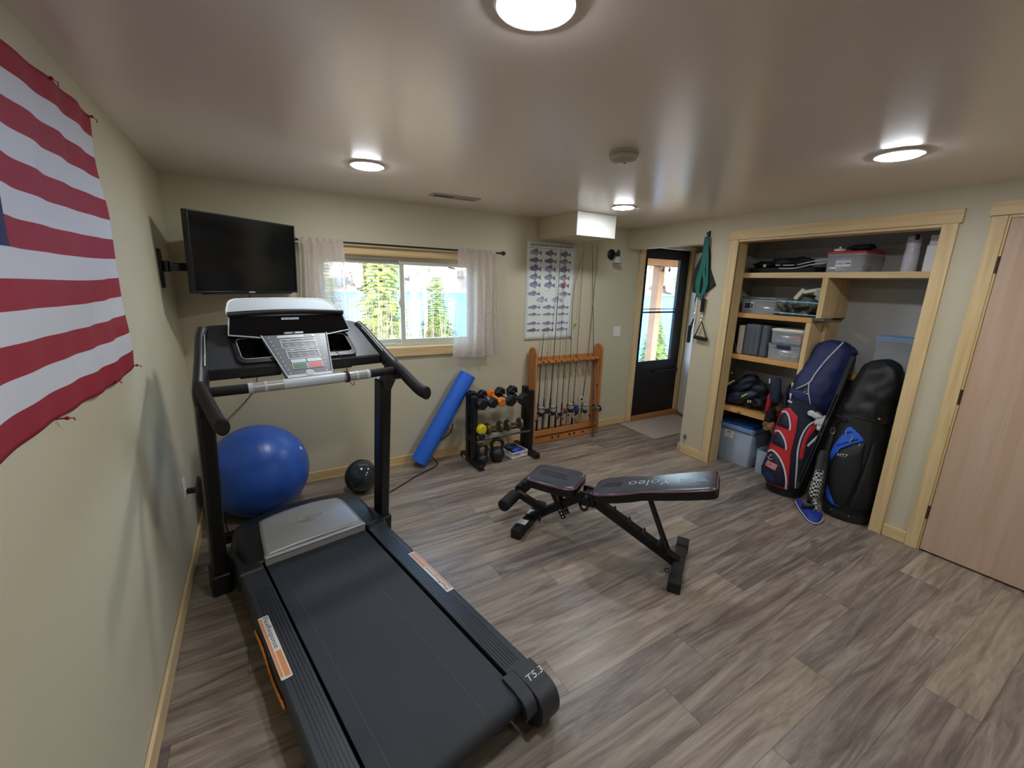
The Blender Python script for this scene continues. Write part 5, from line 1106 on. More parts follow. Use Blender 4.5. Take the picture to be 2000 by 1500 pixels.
MB().bar((4.15, -1.235, Z4+.03), (4.16, -1.275, Z4+.06), .03, .012, 'cream').build('reflective_tab', t, world=True, bevel=.003)
t = thing('tangled_straps', 'black buckled straps heaped on the lower closet shelf', 'straps', (4.24, -1.52, Z4)); random.seed(4)
for i in range(7):
    p = Vector((4.20+random.uniform(-.02, .08), -1.46-i*.018, Z4+.02+random.random()*.06)); MB().tube(spline([p+Vector((random.uniform(-.03, .05), random.uniform(-.05, .05), random.uniform(-.012, .06))) for _ in range(5)], 6), .008, 'cab', 8, flat=.35).build('strap', t, world=True)
for p in ((4.165, -1.492, Z4+.085), (4.165, -1.512, Z4+.088)): MB().box(p[0]-.006, p[0]+.006, p[1]-.008, p[1]+.008, p[2]-.012, p[2]+.012, 'silver').build('buckle', t, world=True, bevel=.003)
blob((4.30, -1.55, Z4+.075), (.10, .09, .07), 'bagk', 21, .5).build('bag', t, world=True, angle=80)
t = thing('brown_gloves', 'brown and black work gloves hanging at the end of the lower shelf', 'gloves', (4.2, -1.66, .45)); blob((4.20, -1.685, .54), (.045, .045, .09), 'rub', 8, .5).build('glove', t, world=True, angle=80); blob((4.185, -1.70, .475), (.03, .05, .05), 'glvb', 9, .6).build('glove', t, world=True, angle=80)
# floor totes
tt, bd_ = tote('big milky tote with blue lid on the closet floor under the lower shelf', 4.235, 4.55, -1.545, -1.16, 0.0005, .40, 'blulid', 'tclear', radians(0), lidh=.03)
MB().box(-.171, -.163, -.19, .19, .335, .372, 'bluw').box(-.15, .155, -.2, -.193, .335, .372, 'bluw').build('pale_rim', tt, bevel=.006)
MB().box(-.1545, -.1525, -.01, .075, .235, .305, 'white').box(-.1552, -.1544, .0, .065, .245, .28, 'cream').box(-.1552, -.1544, .015, .055, .285, .295, 'redgrip').build('label_sticker', bd_)
for c, s, k, lb in (((4.38, -1.35, .12), (.12, .15, .09), 'lgrey', 'pale contents in the lower half of the big tote'), ((4.34, -1.27, .22), (.08, .08, .04), 'redgrip', 'reddish contents seen in the big tote')): tag(blob(c, s, k, 14, .25).build('packed_item', angle=80), lb, 'item')
tt, bd_ = tote('small milky bin without lid on the closet floor beside the big tote', 4.22, 4.46, -1.79, -1.60, .0005, .235, None, 'tclear')
t = thing('black_crate', 'black slatted crate behind the small milky bin', 'crate', (4.42, -1.70, .0))
b = MB()
for z in (.02, .10, .18, .26, .34, .40): b.box(4.472, 4.484, -1.86, -1.58, z, z+.04, 'rub')
for y in (-1.86, -1.72, -1.592): b.box(4.468, 4.472, y, y+.014, .001, .44, 'rub')
b.box(4.486, 4.55, -1.86, -1.58, .001, .44, 'rub'); b.build('crate', t, world=True, bevel=.002)
for y in (-1.70, -1.73, -1.76): MB().bar((4.30, y, .02), (4.302, y+.01, .15), .014, .02, 'shirt').build('bottle_x').name = 'white_tube'
k_ = 0
for o in list(COL.objects):
    if o.name.startswith('white_tube') or o.name.startswith('bottle_x'):
        o.name = 'white_tube'; k_ += 1; tag(o, ['white tube nearest the big tote inside the small bin', 'middle white tube inside the small bin', 'white tube inside the small bin on the golf bag side'][k_-1], 'tube', 'white tubes in the small bin')
# right shelf: blue-lidded bin
tote('clear bin with blue lid on the right closet shelf above the black golf bag', 4.405, 4.552, -2.62, -2.215, .9955, .315, 'bluw', 'clear', lidh=.02)
tag(blob((4.475, -2.42, 1.11), (.055, .16, .09), 'dgrey', 19, .3).build('packed_item', angle=80), 'grey contents of the blue-lidded bin', 'item')

# ================================================================== GOLF BAGS
def bag_frame(bp, tp):
    Z = Vector(tp)-Vector(bp); L = Z.length; Z.normalize(); d = Vector(bp)-Vector((.4504, -3.5464, 0)); d.z = 0; d.normalize()
    X = Vector((d.y, -d.x, 0)); X = (X-Z*X.dot(Z)).normalized(); Y = Z.cross(X)
    return Matrix(((X.x, Y.x, Z.x, bp[0]), (X.y, Y.y, Z.y, bp[1]), (X.z, Y.z, Z.z, bp[2]), (0, 0, 0, 1)))
def loft(secs, k, T, n=40, seed=0, amp=0., pw=2.3):
    """secs: (z, cx, rx, cy, ry) ellipse-ish sections"""
    b = MB(); vs = []
    for z, cx, rx, cy, ry in secs:
        for j in range(n):
            a = 2*pi*j/n; ca, sa = cos(a), sin(a); e = 2/pw
            x = cx+rx*abs(ca)**e*(1 if ca > 0 else -1); y = cy+ry*abs(sa)**e*(1 if sa > 0 else -1); v = Vector((x, y, z))
            if amp: v += Vector((ca, sa, .3))*amp*(noise.noise(v*9+Vector((seed, 0, 0)))+.6*noise.noise(v*21+Vector((0, seed, 0))))
            vs.append(T @ v)
    m = len(secs); fs = [(i*n+j, i*n+(j+1) % n, (i+1)*n+(j+1) % n, (i+1)*n+j) for i in range(m-1) for j in range(n)]+[tuple(range(n))[::-1], tuple(range((m-1)*n, m*n))]
    b.add(vs, fs, k); return b
def smooth_secs(S, n=6): return [tuple(p) for p in [tuple(v) for v in _cr(S, n)]]
def _cr(P, n):
    out = []
    for i in range(len(P)-1):
        p0, p1, p2, p3 = P[max(i-1, 0)], P[i], P[i+1], P[min(i+2, len(P)-1)]
        for j in range(n):
            t = j/n; out.append([.5*((2*b)+(-a+c)*t+(2*a-5*b+4*c-d)*t*t+(-a+3*b-3*c+d)*t*t*t) for a, b, c, d in zip(p0, p1, p2, p3)])
    out.append(list(P[-1])); return out
def surf(S):
    """front surface y of a lofted bag at (x, z)"""
    def f(x, z):
        z = max(S[0][0], min(S[-1][0]-1e-6, z))
        for a, c in zip(S[:-1], S[1:]):
            if a[0] <= z <= c[0]:
                t = (z-a[0])/max(1e-9, c[0]-a[0]); cx, rx, cy, ry = [a[i]+(c[i]-a[i])*t for i in range(1, 5)]
                u = max(-1, min(1, (x-cx)/rx)); return cy-ry*(1-abs(u)**2.3)**(1/2.3)
        return 0
    return f
def patch(poly, f, T, k, h=.004, puff=.0, res=14, under=.004):
    """raised fabric panel following the bag surface"""
    n0 = []; P_ = [Vector((x, z)) for x, z in poly]
    dense = []
    for i in range(len(P_)):
        a, c = P_[i], P_[(i+1) % len(P_)]; m = max(1, int((c-a).length/.018))
        for j in range(m): dense.append(a.lerp(c, j/m))
    cen = sum(dense, Vector((0, 0)))/len(dense); n = len(dense); vs = []; R_ = [(1., -under), (1., h), (.88, h+puff*.6), (.6, h+puff), (.3, h+puff*1.1), (.02, h+puff*1.15)]
    for s, hh in R_:
        for p in dense: q = cen+(p-cen)*s; vs.append(T @ Vector((q.x, f(q.x, q.y)-hh, q.y)))
    b = MB(); m = len(R_); fs = [(i*n+j, i*n+(j+1) % n, (i+1)*n+(j+1) % n, (i+1)*n+j) for i in range(m-1) for j in range(n)]+[tuple(range((m-1)*n, m*n))]
    b.add(vs, fs, k); return b
def piping(pts, f, T, k, r=.004, h=.008, closed=False, flat=1., n=8):
    P_ = spline([(x, 0, z) for x, z in pts], 8); return MB().tube([T @ Vector((p.x, f(p.x, p.z)-h, p.z)) for p in P_], r, k, n, flat=flat)
B1 = bag_frame((4.05, -1.93, 0), (4.30, -2.06, 1.23)); g1 = thing('golf_bag', 'navy, red and white golf bag with a navy rain hood', 'golf bag', (4.05, -1.93, 0))
def gb(b, n, p=None, **k): return b.build(n, p or g1, world=True, **k)
S1 = smooth_secs([(.04, 0, .120, .0, .115), (.12, -.005, .160, 0, .135), (.28, -.015, .170, 0, .140), (.42, -.035, .165, 0, .135), (.56, -.05, .155, 0, .128), (.70, -.065, .150, 0, .122), (.79, -.07, .150, 0, .125)], 5); f1_ = surf(S1)
bd1 = gb(loft(S1, 'navyd', B1), 'body', angle=60)
bs = loft([(-.045+.0, .03, .118, .02, .105), (.0, .025, .13, .015, .118), (.05, .02, .13, .01, .118), (.075, .01, .125, .0, .115)], 'rub', B1)
for i, v in enumerate(bs.v): v.z = max(v.z, .002)
gb(bs, 'base', bevel=.004)
gb(loft(smooth_secs([(.77, -.07, .155, 0, .128), (.79, -.072, .160, 0, .132), (.83, -.07, .160, 0, .132), (.845, -.068, .150, 0, .124)], 3), 'navy', B1), 'collar', angle=60)
SH = smooth_secs([(.71, .025, .085, .035, .105), (.80, -.035, .150, .0, .128), (.90, -.045, .160, .0, .128), (1.0, -.03, .148, .005, .118), (1.10, -.022, .145, .01, .11), (1.18, -.025, .135, .015, .10), (1.235, -.02, .115, .02, .085), (1.27, -.012, .075, .02, .06), (1.285, .0, .02, .02, .02)], 5)
fh = surf(SH); hd = gb(loft(SH, 'navy', B1, 48, 3, .010, 2.1), 'rain_hood', angle=75)
gb(blob(B1 @ Vector((.05, .02, 1.215)), (.07, .07, .045), 'navy', 5, .2), 'hood_peak', hd, angle=80)
gb(piping([(.0, 1.275), (-.028, 1.20), (-.06, 1.11), (-.088, 1.0), (-.103, .92), (-.165, .845)], fh, B1, 'piping', .0065, .008, flat=.6), 'hood_piping', hd)
gb(piping([(-.103, .92), (-.086, .855), (-.06, .80), (-.03, .745)], fh, B1, 'piping', .0055, .010, flat=.6), 'hood_piping', hd)
gb(patch([(-.165, .83), (-.11, .895), (-.10, .86), (-.075, .80), (-.11, .795), (-.16, .80)], fh, B1, 'rub', .002), 'hood_gap', hd)
gb(MB().tube([B1 @ Vector((-.10+.012*cos(a), f1_(-.1, .78)-.045, .838+.008*sin(a))) for a in [2*pi*i/12 for i in range(13)]], .0022, 'chrome', 6), 'ring', hd)
red = [(-.20, .66), (-.155, .690), (-.085, .640), (-.058, .525), (-.035, .35), (.045, .062), (-.10, .045), (-.165, .12), (-.183, .30), (-.195, .45), (-.203, .55)]
rp = gb(patch(red, f1_, B1, 'bredn', .010, .006), 'front_panel', angle=60)
for nm, pl, ar in (('pocket', [(-.20, .520), (-.197, .60), (-.175, .642), (-.148, .620), (-.118, .57), (-.106, .528)], [(-.196, .636), (-.172, .648), (-.142, .622), (-.112, .565), (-.101, .522)]),
                   ('pocket', [(-.192, .372), (-.190, .44), (-.165, .478), (-.130, .455), (-.095, .41), (-.078, .370)], [(-.190, .470), (-.165, .484), (-.125, .457), (-.088, .405), (-.073, .366)]),
                   ('pocket', [(-.165, .085), (-.185, .14), (-.182, .27), (-.155, .310), (-.105, .29), (-.045, .225), (.0, .14), (.018, .075), (-.05, .06), (-.11, .055)], [(-.182, .292), (-.155, .318), (-.10, .294), (-.04, .228), (.006, .14), (.026, .068)])):
    po = gb(patch(pl, f1_, B1, 'navyd', .020, .014), nm, angle=60); gb(piping(ar, f1_, B1, 'piping', .0075, .022, flat=.5), 'pocket_trim', po)
gb(patch([(-.165, .085), (-.180, .135), (-.10, .155), (-.045, .075), (-.10, .06)], f1_, B1, 'navy', .030, .006), 'pocket_flap', rp, angle=60)
ot = lambda x, z, h: B1 @ Vector((x, f1_(x, z)-h, z))
b = MB(); px_, pz_ = -.125, .205
for j in range(7):
    zz = pz_+.028-.008*j; xs = [-.04+.08*i/6 for i in range(7)]
    vs = [ot(px_+x, zz, .0375) for x in xs]+[ot(px_+x, zz-.0075, .0375) for x in xs]; b.add(vs, [(i, i+1, 8+i, 7+i) for i in range(6)], 'bredn' if j % 2 == 0 else 'shirt')
vs = [ot(px_-.04, pz_+.028, .0385), ot(px_-.005, pz_+.028, .0385), ot(px_-.005, pz_-.002, .0385), ot(px_-.04, pz_-.002, .0385)]; b.add(vs, [(0, 1, 2, 3)], 'navy'); gb(b, 'flag_patch', rp, solid=.001)
b = MB(); c_ = (-.15, .262); b.tube([ot(c_[0]+.018*cos(a), c_[1]+.016*sin(a), .038) for a in [radians(-170+i*15) for i in range(12)]], .0025, 'shirt', 6).tube([ot(c_[0]+.010*cos(a), c_[1]+.012+.010*sin(a), .038) for a in [radians(60+i*22) for i in range(10)]], .002, 'shirt', 6).tube([ot(c_[0], c_[1]+.018, .038), ot(c_[0], c_[1], .038)], .002, 'bredn', 6); gb(b, 'emblem', rp)
sp1 = gb(patch([(.04, .645), (.005, .60), (-.005, .51), (.005, .39), (.035, .30), (.10, .12), (.135, .12), (.12, .30), (.108, .42), (.098, .56)], f1_, B1, 'navyd', .012, .008), 'side_pocket', angle=60)
gb(patch([(.045, .642), (.012, .595), (.004, .51), (.014, .40), (.03, .335), (.052, .34), (.036, .42), (.028, .50), (.034, .58), (.06, .635)], f1_, B1, 'bredn', .020, .004), 'side_accent', sp1, angle=60)
gb(patch([(.03, .325), (.085, .335), (.12, .34), (.138, .14), (.085, .10)], f1_, B1, 'rub', .020, .004), 'side_base', sp1, angle=60)
gb(piping([(.035, .655), (.0, .60), (-.012, .51), (.0, .40), (.03, .29), (.085, .10)], f1_, B1, 'piping', .0075, .016, flat=.5), 'side_piping', sp1)
gb(piping([(.048, .450), (.098, .575)], f1_, B1, 'piping', .010, .026, flat=.5), 'zip_pull', sp1); gb(piping([(.055, .468), (.092, .56)], f1_, B1, 'silver', .004, .034, flat=.6), 'zip', sp1)
gb(MB().prism(rrect(-.020, .020, -.008, .008, .004), 0, .002, 'shirt', basis(ot(-.168, .735, .004), B1.to_3x3() @ Vector((1, 0, -.15)), B1.to_3x3() @ Vector((0, -.1, 1)))), 'logo_tab')
# white golf glove tucked at the hood
t = thing('golf_glove', 'white and black golf glove clipped on the navy golf bag', 'glove', B1 @ Vector((.02, -.14, .66)))
for c, s, sd, k in (((.02, -.14, .70), (.055, .022, .028), 3, 'shirt'), ((.062, -.135, .665), (.035, .020, .045), 5, 'shirt'), ((.070, -.13, .62), (.018, .016, .032), 6, 'shirt')): b = blob(B1 @ Vector(c), s, k, sd, .35, 20, B1.to_3x3()); b.build('palm' if sd == 3 else 'finger', t, world=True, angle=80)
MB().tube([B1 @ Vector(p) for p in spline([(-.0, -.168, .722), (.02, -.17, .732), (.05, -.165, .722), (.06, -.16, .712)], 4)], .005, 'rub', 8).build('wrist_strap', t, world=True)
# carry strap / phone sleeve and club head covers at the left of the bag mouth
t = thing('water_bottle_sleeve', 'dark blue zipped bottle sleeve hanging at the left of the navy golf bag', 'sleeve', B1 @ Vector((-.26, 0, .70)))
T = B1 @ Matrix.Translation((-.265, -.02, .685)) @ Matrix.Rotation(radians(-18), 4, 'Y')
b = MB(); b.lathe([(.0005, 0), (.028, .002), (.038, .012), (.041, .04), (.042, .17), (.040, .20), (.034, .205), (.034, .19), (.0005, .185)], 'sleeve', 28, T, 1., .7); b.build('sleeve', t, world=True)
b = MB(); b.tube([T @ Vector((-.040, -.01, .0+.16)), T @ Vector((-.041, -.008, .20))], .006, 'shirt', 8); b.build('white_edge', t, world=True)
t = thing('strap_band', 'blue-grey padded strap curving down the left of the navy golf bag', 'strap', B1 @ Vector((-.2, 0, .72)))
MB().tube([B1 @ Vector(p) for p in spline([(-.215, -.06, .86), (-.218, -.08, .80), (-.205, -.09, .74), (-.190, -.095, .69)], 6)], .016, 'sleeve', 12, flat=.4).build('strap', t, world=True)
MB().tube([B1 @ Vector((-.188, -.118, .80)), B1 @ Vector((-.176, -.124, .752))], [.008, .002], 'shirt', 8).build('white_tip', t, world=True)
MB().tube([B1 @ Vector((-.200, -.118, .885)), B1 @ Vector((-.197, -.125, .842))], [.020, .003], 'lime', 3, flat=.4).build('lime_tag', t, world=True)
t = thing('red_bottle', 'small red bottle standing behind the navy golf bag on the left', 'bottle', (4.28, -1.645, .5605)); t.location = (4.24, -1.635, .5605)
MB().lathe([(.0005, .0005), (.022, .0005), (.024, .02), (.024, .15), (.012, .19), (.010, .23), (.0005, .232)], 'bredn', 20).build('body', t); MB().lathe([(.0005, .2325), (.006, .2325), (.006, .255), (.0005, .257)], 'silver', 12).build('cap', t); WM[t.as_pointer()] = Matrix.Translation(t.location)
# stand legs beside the bag
t = thing('bag_stand_leg', 'pair of thin black stand legs with rubber sleeve between the two golf bags', 'stand leg', (3.97, -2.18, 0))
MB().cyl((4.20, -2.185, 1.16), (4.07, -2.185, .88), .018, 'rub', 14).build('rubber_sleeve', t, world=True)
for dy in (-.009, .009): MB().cyl((4.07, -2.185+dy, .88), (3.89, -2.13+dy, .20), .0065, 'blkm', 10).build('tube', t, world=True)
MB().cyl((3.89, -2.13, .20), (3.875, -2.127, .155), .011, 'rub', 12).build('foot', t, world=True)
# black golf bag
B2 = bag_frame((4.07, -2.37, 0), (4.28, -2.40, 1.17)); g1 = thing('golf_bag', 'black golf bag with bright blue pocket accents', 'golf bag', (4.07, -2.37, 0))
S2 = smooth_secs([(.04, .012, .135, 0, .120), (.10, .008, .148, 0, .135), (.25, -.005, .158, 0, .142), (.42, -.03, .158, 0, .140), (.58, -.042, .155, 0, .130), (.72, -.055, .152, 0, .125), (.775, -.058, .150, 0, .122)], 5); f2_ = surf(S2)
gb(loft(S2, 'bagblk', B2), 'body', angle=60)
bs = loft([(-.035, .02, .125, .015, .11), (.0, .018, .145, .01, .125), (.06, .012, .145, .0, .125), (.085, .008, .14, 0, .12)], 'rub', B2)
for v in bs.v: v.z = max(v.z, .002)
bse = gb(bs, 'base', bevel=.004)
SH2 = smooth_secs([(.735, -.05, .158, 0, .130), (.80, -.058, .160, 0, .132), (.90, -.050, .145, 0, .125), (1.0, -.045, .138, 0, .12), (1.08, -.042, .126, .0, .11), (1.14, -.035, .098, .0, .085), (1.172, -.03, .06, 0, .05), (1.185, -.028, .012, 0, .012)], 5)
h2 = gb(loft(SH2, 'bagblk', B2, 56, 8, .014, 2.2), 'rain_hood', angle=75)
ob = lambda x, z, h: B2 @ Vector((x, f2_(x, z)-h, z))
for x, z, hh in ((.02, .765, .012),): gb(MB().cyl(ob(x, z, .004), ob(x, z, .018), .008, 'chrome', 12), 'snap', h2)
for x, z in ((-.07, .035), (.035, .035)): gb(MB().cyl(ob(x, z, -.02), ob(x, z, .003), .005, 'chrome', 10), 'rivet', bse)
bt_ = patch([(-.130, .655), (-.108, .663), (-.06, .632), (-.012, .592), (-.07, .548), (-.13, .49), (-.155, .44), (-.165, .37), (-.180, .43), (-.172, .50), (-.150, .58)], f2_, B2, 'bagblu', .008, .004); blp = gb(bt_, 'blue_panel', angle=60)
for P2 in ([(-.155, .505), (-.10, .555), (-.05, .592)], [(-.148, .60), (-.12, .622), (-.095, .632)]): gb(piping(P2, f2_, B2, 'rub', .003, .015), 'zip', blp)
for p0, p1 in (((-.130, .637), (-.126, .600)), ((-.084, .606), (-.092, .555)), ((-.036, .568), (-.034, .530))): gb(piping([p0, p1], f2_, B2, 'silver', .0035, .020), 'zip_pull', blp)
fp = gb(patch([(-.165, .36), (-.150, .44), (-.125, .49), (-.07, .54), (-.008, .585), (.004, .47), (.020, .38), (.010, .20), (.0, .10), (-.06, .09), (-.105, .15), (-.14, .22)], f2_, B2, 'bagblk', .016, .016), 'front_pocket', angle=60)
gb(patch([(-.138, .205), (-.102, .150), (-.03, .082), (-.08, .082), (-.118, .105), (-.135, .15)], f2_, B2, 'bagblu', .012, .004), 'blue_accent', fp, angle=60)
b = MB(); XX = B2.to_3x3() @ Vector((1, 0, .12)); ZZ = B2.to_3x3() @ Vector((0, -.12, 1)); text_mb(b, 'HTZ', .034, 'shirt', basis(ob(-.108, .452, .036), XX, ZZ), .0008, .062, .2); gb(b, 'lettering', fp)
b = MB(); text_mb(b, 'BLUE', .034, 'bagblu2', basis(ob(-.040, .468, .038), XX, ZZ), .0008, .062, .2); gb(b, 'lettering', fp)
for o in [o for o in COL.objects if o.type == 'MESH' and o.name.startswith('lettering') and len(o.data.materials) == 1 and o.data.materials[0] is None]: o.data.materials[0] = M['bagblu2']
gb(patch([(.030, .60), (.06, .62), (.105, .56), (.13, .38), (.150, .15), (.10, .10), (.02, .10), (.030, .38)], f2_, B2, 'bagblk', .012, .012), 'side_pocket', angle=60)
gb(MB().tube([B2 @ Vector(p) for p in spline([(-.215, -.06, .62), (-.19, -.08, .68), (-.15, -.12, .70), (-.21, -.07, .72)], 6)], .006, 'cab', 8).tube([B2 @ Vector((-.205+.014*cos(a), -.08, .60+.022*sin(a))) for a in [2*pi*i/12 for i in range(13)]], .003, 'chrome', 6), 'clip')
# houndstooth head cover and club lying between the bags, blue visor
mm = M['check'].node_tree; vv = mm.nodes.new('ShaderNodeTexChecker'); vv.inputs['Scale'].default_value = 62; vv.inputs[1].default_value = lin((206, 206, 200)); vv.inputs[2].default_value = lin((22, 22, 24)); tcn = mm.nodes.new('ShaderNodeTexCoord'); mm.links.new(tcn.outputs['Object'], vv.inputs[0]); mm.links.new(vv.outputs[0], mm.nodes['Principled BSDF'].inputs['Base Color'])
t = thing('club_head_cover', 'black and white houndstooth club head cover leaning between the golf bags', 'head cover', (3.92, -2.235, .0))
P_ = [(3.965, -2.215, .47), (3.95, -2.213, .38), (3.935, -2.225, .335)]
MB().tube(spline(P_, 5), [.030]*11, 'knitg', 18, flat=.7).build('upper_sock', t, world=True)
MB().tube(spline([(3.935, -2.225, .335), (3.925, -2.228, .25), (3.915, -2.228, .17), (3.91, -2.232, .115)], 5), [.033, .034, .035, .037, .039, .041, .042, .043, .043, .043, .043, .042, .041, .039, .036, .030], 'check', 22, flat=.75).build('checked_sock', t, world=True)
MB().tube(spline([(3.91, -2.236, .11), (3.90, -2.252, .07), (3.885, -2.275, .03), (3.875, -2.290, .012)], 4), [.014, .015, .016, .016, .016, .015, .015, .014, .014, .013, .012, .011, .009], 'check', 12).build('tail', t, world=True)
t = thing('sun_visor', 'blue sun visor cap with white edge lying on the floor between the golf bags', 'visor', (3.80, -2.27, 0))
VO = spline([(3.915, -2.115, .03), (3.855, -2.165, .022), (3.785, -2.235, .014), (3.730, -2.300, .010), (3.728, -2.338, .010), (3.775, -2.352, .012), (3.850, -2.335, .02)], 5)
VI = spline([(3.93, -2.135, .05), (3.895, -2.180, .052), (3.860, -2.215, .052), (3.838, -2.245, .050), (3.836, -2.268, .048), (3.852, -2.285, .045), (3.875, -2.305, .04)], 5)
def vis(u, v):
    k = min(len(VO)-1, int(round(u*(len(VO)-1)))); return VI[k].lerp(VO[k], v)+Vector((0, 0, .012*sin(pi*v)))
vb = MB().grid(vis, 30, 8, 'visb'); vo = vb.build('brim', t, world=True, solid=.003, angle=70)
MB().tube([Vector(vis(i/30, 1.0)) for i in range(31)], .0034, 'shirt', 8).build('edge', t, world=True)
b = MB(); p_ = Vector(vis(.63, .60))+Vector((.0, -.0, .0)); q_ = Vector((.35, -.9, 0)); up_ = Vector((.9, .35, .2)); T = basis(p_+Vector((0, 0, .004)), q_, up_); text_mb(b, 'Wilson', .022, 'shirt', T, .0006, .07); b.build('lettering', vo)
def vband(u, v): a = radians(-175+190*u); return (3.868+.065*cos(a), -2.2+.062*sin(a), .046+.035*v)
MB().grid(vband, 24, 3, 'navyd').build('head_band', t, world=True, solid=.002)
# ================================================================== OUTSIDE
def gz(x, y):
    s = max(0, y-2.2); return -.25-3.1*min(1, s/15)**.9+.12*noise.noise(Vector((x*.4, y*.4, 0)))
def gfn(u, v): y = .2+v*18.5; x = -14+u*46; return (x, y, gz(x, y))
o = MB().grid(gfn, 60, 30, 'earth').build('ground', angle=80); struct(o, 'leaf-strewn bank falling to the lake'); o['category'] = 'ground'
o = MB().box(-260, 420, 15, 420, -3.4, -3.0, 'water').build('lake'); struct(o, 'blue lake beyond the trees'); o['category'] = 'lake'
def hfn(u, v):
    x = -260+u*680; y = 168+v*160+18*sin(x*.013); h = 34*(1-(1-min(1, v*1.4))**2)*(.8+.3*noise.noise(Vector((x*.012, 0, 0))))
    return (x, y, -3.2+h+1.2*noise.noise(Vector((x*.06, y*.06, 0))))
o = MB().grid(hfn, 90, 24, 'hill').build('hillside', angle=80); struct(o, 'wooded hillside on the far shore'); o['category'] = 'hillside'
# distant woods: bare and green trees, countless
b = MB(); random.seed(11)
for i in range(1500):
    u = random.random(); v = random.random()**1.4*.75; x, y, z = hfn(u, v); h = random.uniform(7, 13); w = random.uniform(1.6, 3.2)
    k = random.choice(['treeA', 'treeA', 'treeB', 'treeC', 'treeC'])
    if k == 'treeB':
        n = 6; vs = [(x+w*cos(2*pi*j/n), y+w*sin(2*pi*j/n), z+h*.1) for j in range(n)]+[(x, y, z+h)]; b.add(vs, [(j, (j+1) % n, n) for j in range(n)], k)
    else:
        n = 6; rr = lambda f: [(x+w*f*cos(2*pi*j/n)*random.uniform(.7, 1.2), y+w*f*sin(2*pi*j/n), 0) for j in range(n)]
        vs = []
        for f, zf in ((.35, .15), (1., .45), (.9, .75), (.3, 1.)): vs += [(px, py, z+h*zf) for px, py, _ in rr(f)]
        b.add(vs, [(a*n+j, a*n+(j+1) % n, (a+1)*n+(j+1) % n, (a+1)*n+j) for a in range(3) for j in range(n)], k)
for o in (b.build('distant_woods', smooth=False),): tag(o, 'bare pinkish and green woods covering the far shore', 'woods', kind='stuff')
def fir(x, y, z0, h, w, label, k, seed, lean=0., base=.06):
    random.seed(seed); t = thing('fir_tree', label, 'tree', (x, y, z0), 0, 'firs outside the window')
    MB().tube([(0, 0, 0), (lean*.5, 0, h*.5), (lean, 0, h)], [w*.06+.02, w*.035+.01, .008], 'barkd', 8).build('trunk', t)
    b = MB(); z = h*base
    while z < h*.985:
        f = 1-z/h; L = w*(f**.7)*random.uniform(.8, 1.15)+.06; nb = random.randint(8, 12); a0 = random.random()*6.28
        for i in range(nb):
            a = a0+2*pi*i/nb+random.uniform(-.2, .2); l = L*random.uniform(.75, 1.1); d = Vector((cos(a), sin(a), 0)); o_ = Vector((lean*z/h, 0, z)); side = Vector((-d.y, d.x, 0))
            m = max(4, int(l/.085)); pts = []
            for j in range(m+1):
                s = j/m; pts.append(o_+d*l*s+Vector((0, 0, .10*l*s-.28*l*s*s)))
            for j in range(m):
                p0, p1 = pts[j], pts[j+1]; s = (j+.6)/m; tw = (.10+.22*l*sin(pi*min(1, s*.9+.12)))*random.uniform(.7, 1.2)*(1-.45*s)
                if j == 0: continue
                for sd in (-1, 1):
                    q = p0+(side*sd*tw)+d*tw*.55+Vector((0, 0, random.uniform(-.08, .05)*tw-.12*tw)); e = (q-p0)*.0+d*.020
                    nseg = 4
                    for c in range(nseg):
                        r0 = p0.lerp(q, c/nseg); r1 = p0.lerp(q, (c+1.25)/nseg); wd_ = .026+.02*random.random(); up2 = Vector((random.uniform(-.4, .4), random.uniform(-.4, .4), 1)).normalized()*wd_
                        dd = d*wd_*random.uniform(.8, 1.6)
                        b.add([r0-dd, r0+dd, r1+dd*.3], [(0, 1, 2)], k); b.add([r0-up2*.7, r0+up2*.5, r1], [(0, 1, 2)], k)
        z += h*.012+.03*random.random()+.012
    tag_ = b.build('foliage', t, smooth=False); tag_['kind'] = 'stuff'; return t
fir(4.05, 11.0, gz(4.0, 11), 7.0, 1.45, 'bright young fir filling the left window pane', 'needle2', 3)
fir(6.05, 11.2, gz(6.0, 11.2), 4.15, 1.25, 'shorter fir whose tip stands in the right window pane', 'needle', 5)
fir(3.05, 14.5, gz(3, 14.5), 4.6, .9, 'darker fir farther back at the left edge of the window', 'needle', 8)
fir(2.3, 12.0, gz(2.3, 12), 5.6, .9, 'fir seen through the left sheer curtain', 'needle', 9)
fir(15.9, 9.6, gz(16, 9.6), 2.55, .85, 'low fir seen through the lower right of the storm door', 'needle', 12)
def bare(x, y, z0, r, h, label, k, seed, fork=None, nb=26):
    random.seed(seed); t = thing('bare_tree', label, 'tree', (x, y, z0), 0, 'leafless trunks outside the window')
    pts = [Vector((0, 0, 0)), Vector((.02, 0, h*.3)), Vector((-.03, 0, h*.6)), Vector((.05, 0, h))]
    MB().tube(spline(pts, 6), [r*(1-.5*i/18) for i in range(19)], k, 14).build('trunk', t)
    b = MB()
    for i in range(nb):
        z = h*random.uniform(.25, .98); a = random.random()*6.28; l = random.uniform(.3, 1.2); d = Vector((cos(a), sin(a), random.uniform(.1, .7)))
        p = Vector((0, 0, z)); b.tube([p, p+d*l*.5+Vector((0, 0, .05)), p+d*l+Vector((0, 0, .18*l))], [r*.14+.004, r*.08+.003, .002], k, 5)
        for _ in range(3): q = p+d*l*random.uniform(.4, .9); b.tube([q, q+Vector((random.uniform(-.4, .4), random.uniform(-.4, .4), random.uniform(0, .4)))*.8], [.004, .0015], k, 4)
    if fork: b.tube([Vector((0, 0, h*fork)), Vector((-.16, 0, h*fork+.5)), Vector((-.18, 0, h*fork+1.4)), Vector((-.05, 0, h*fork+2.4))], [r*.55, r*.45, r*.35, r*.2], k, 8)
    b.build('branches', t); return t
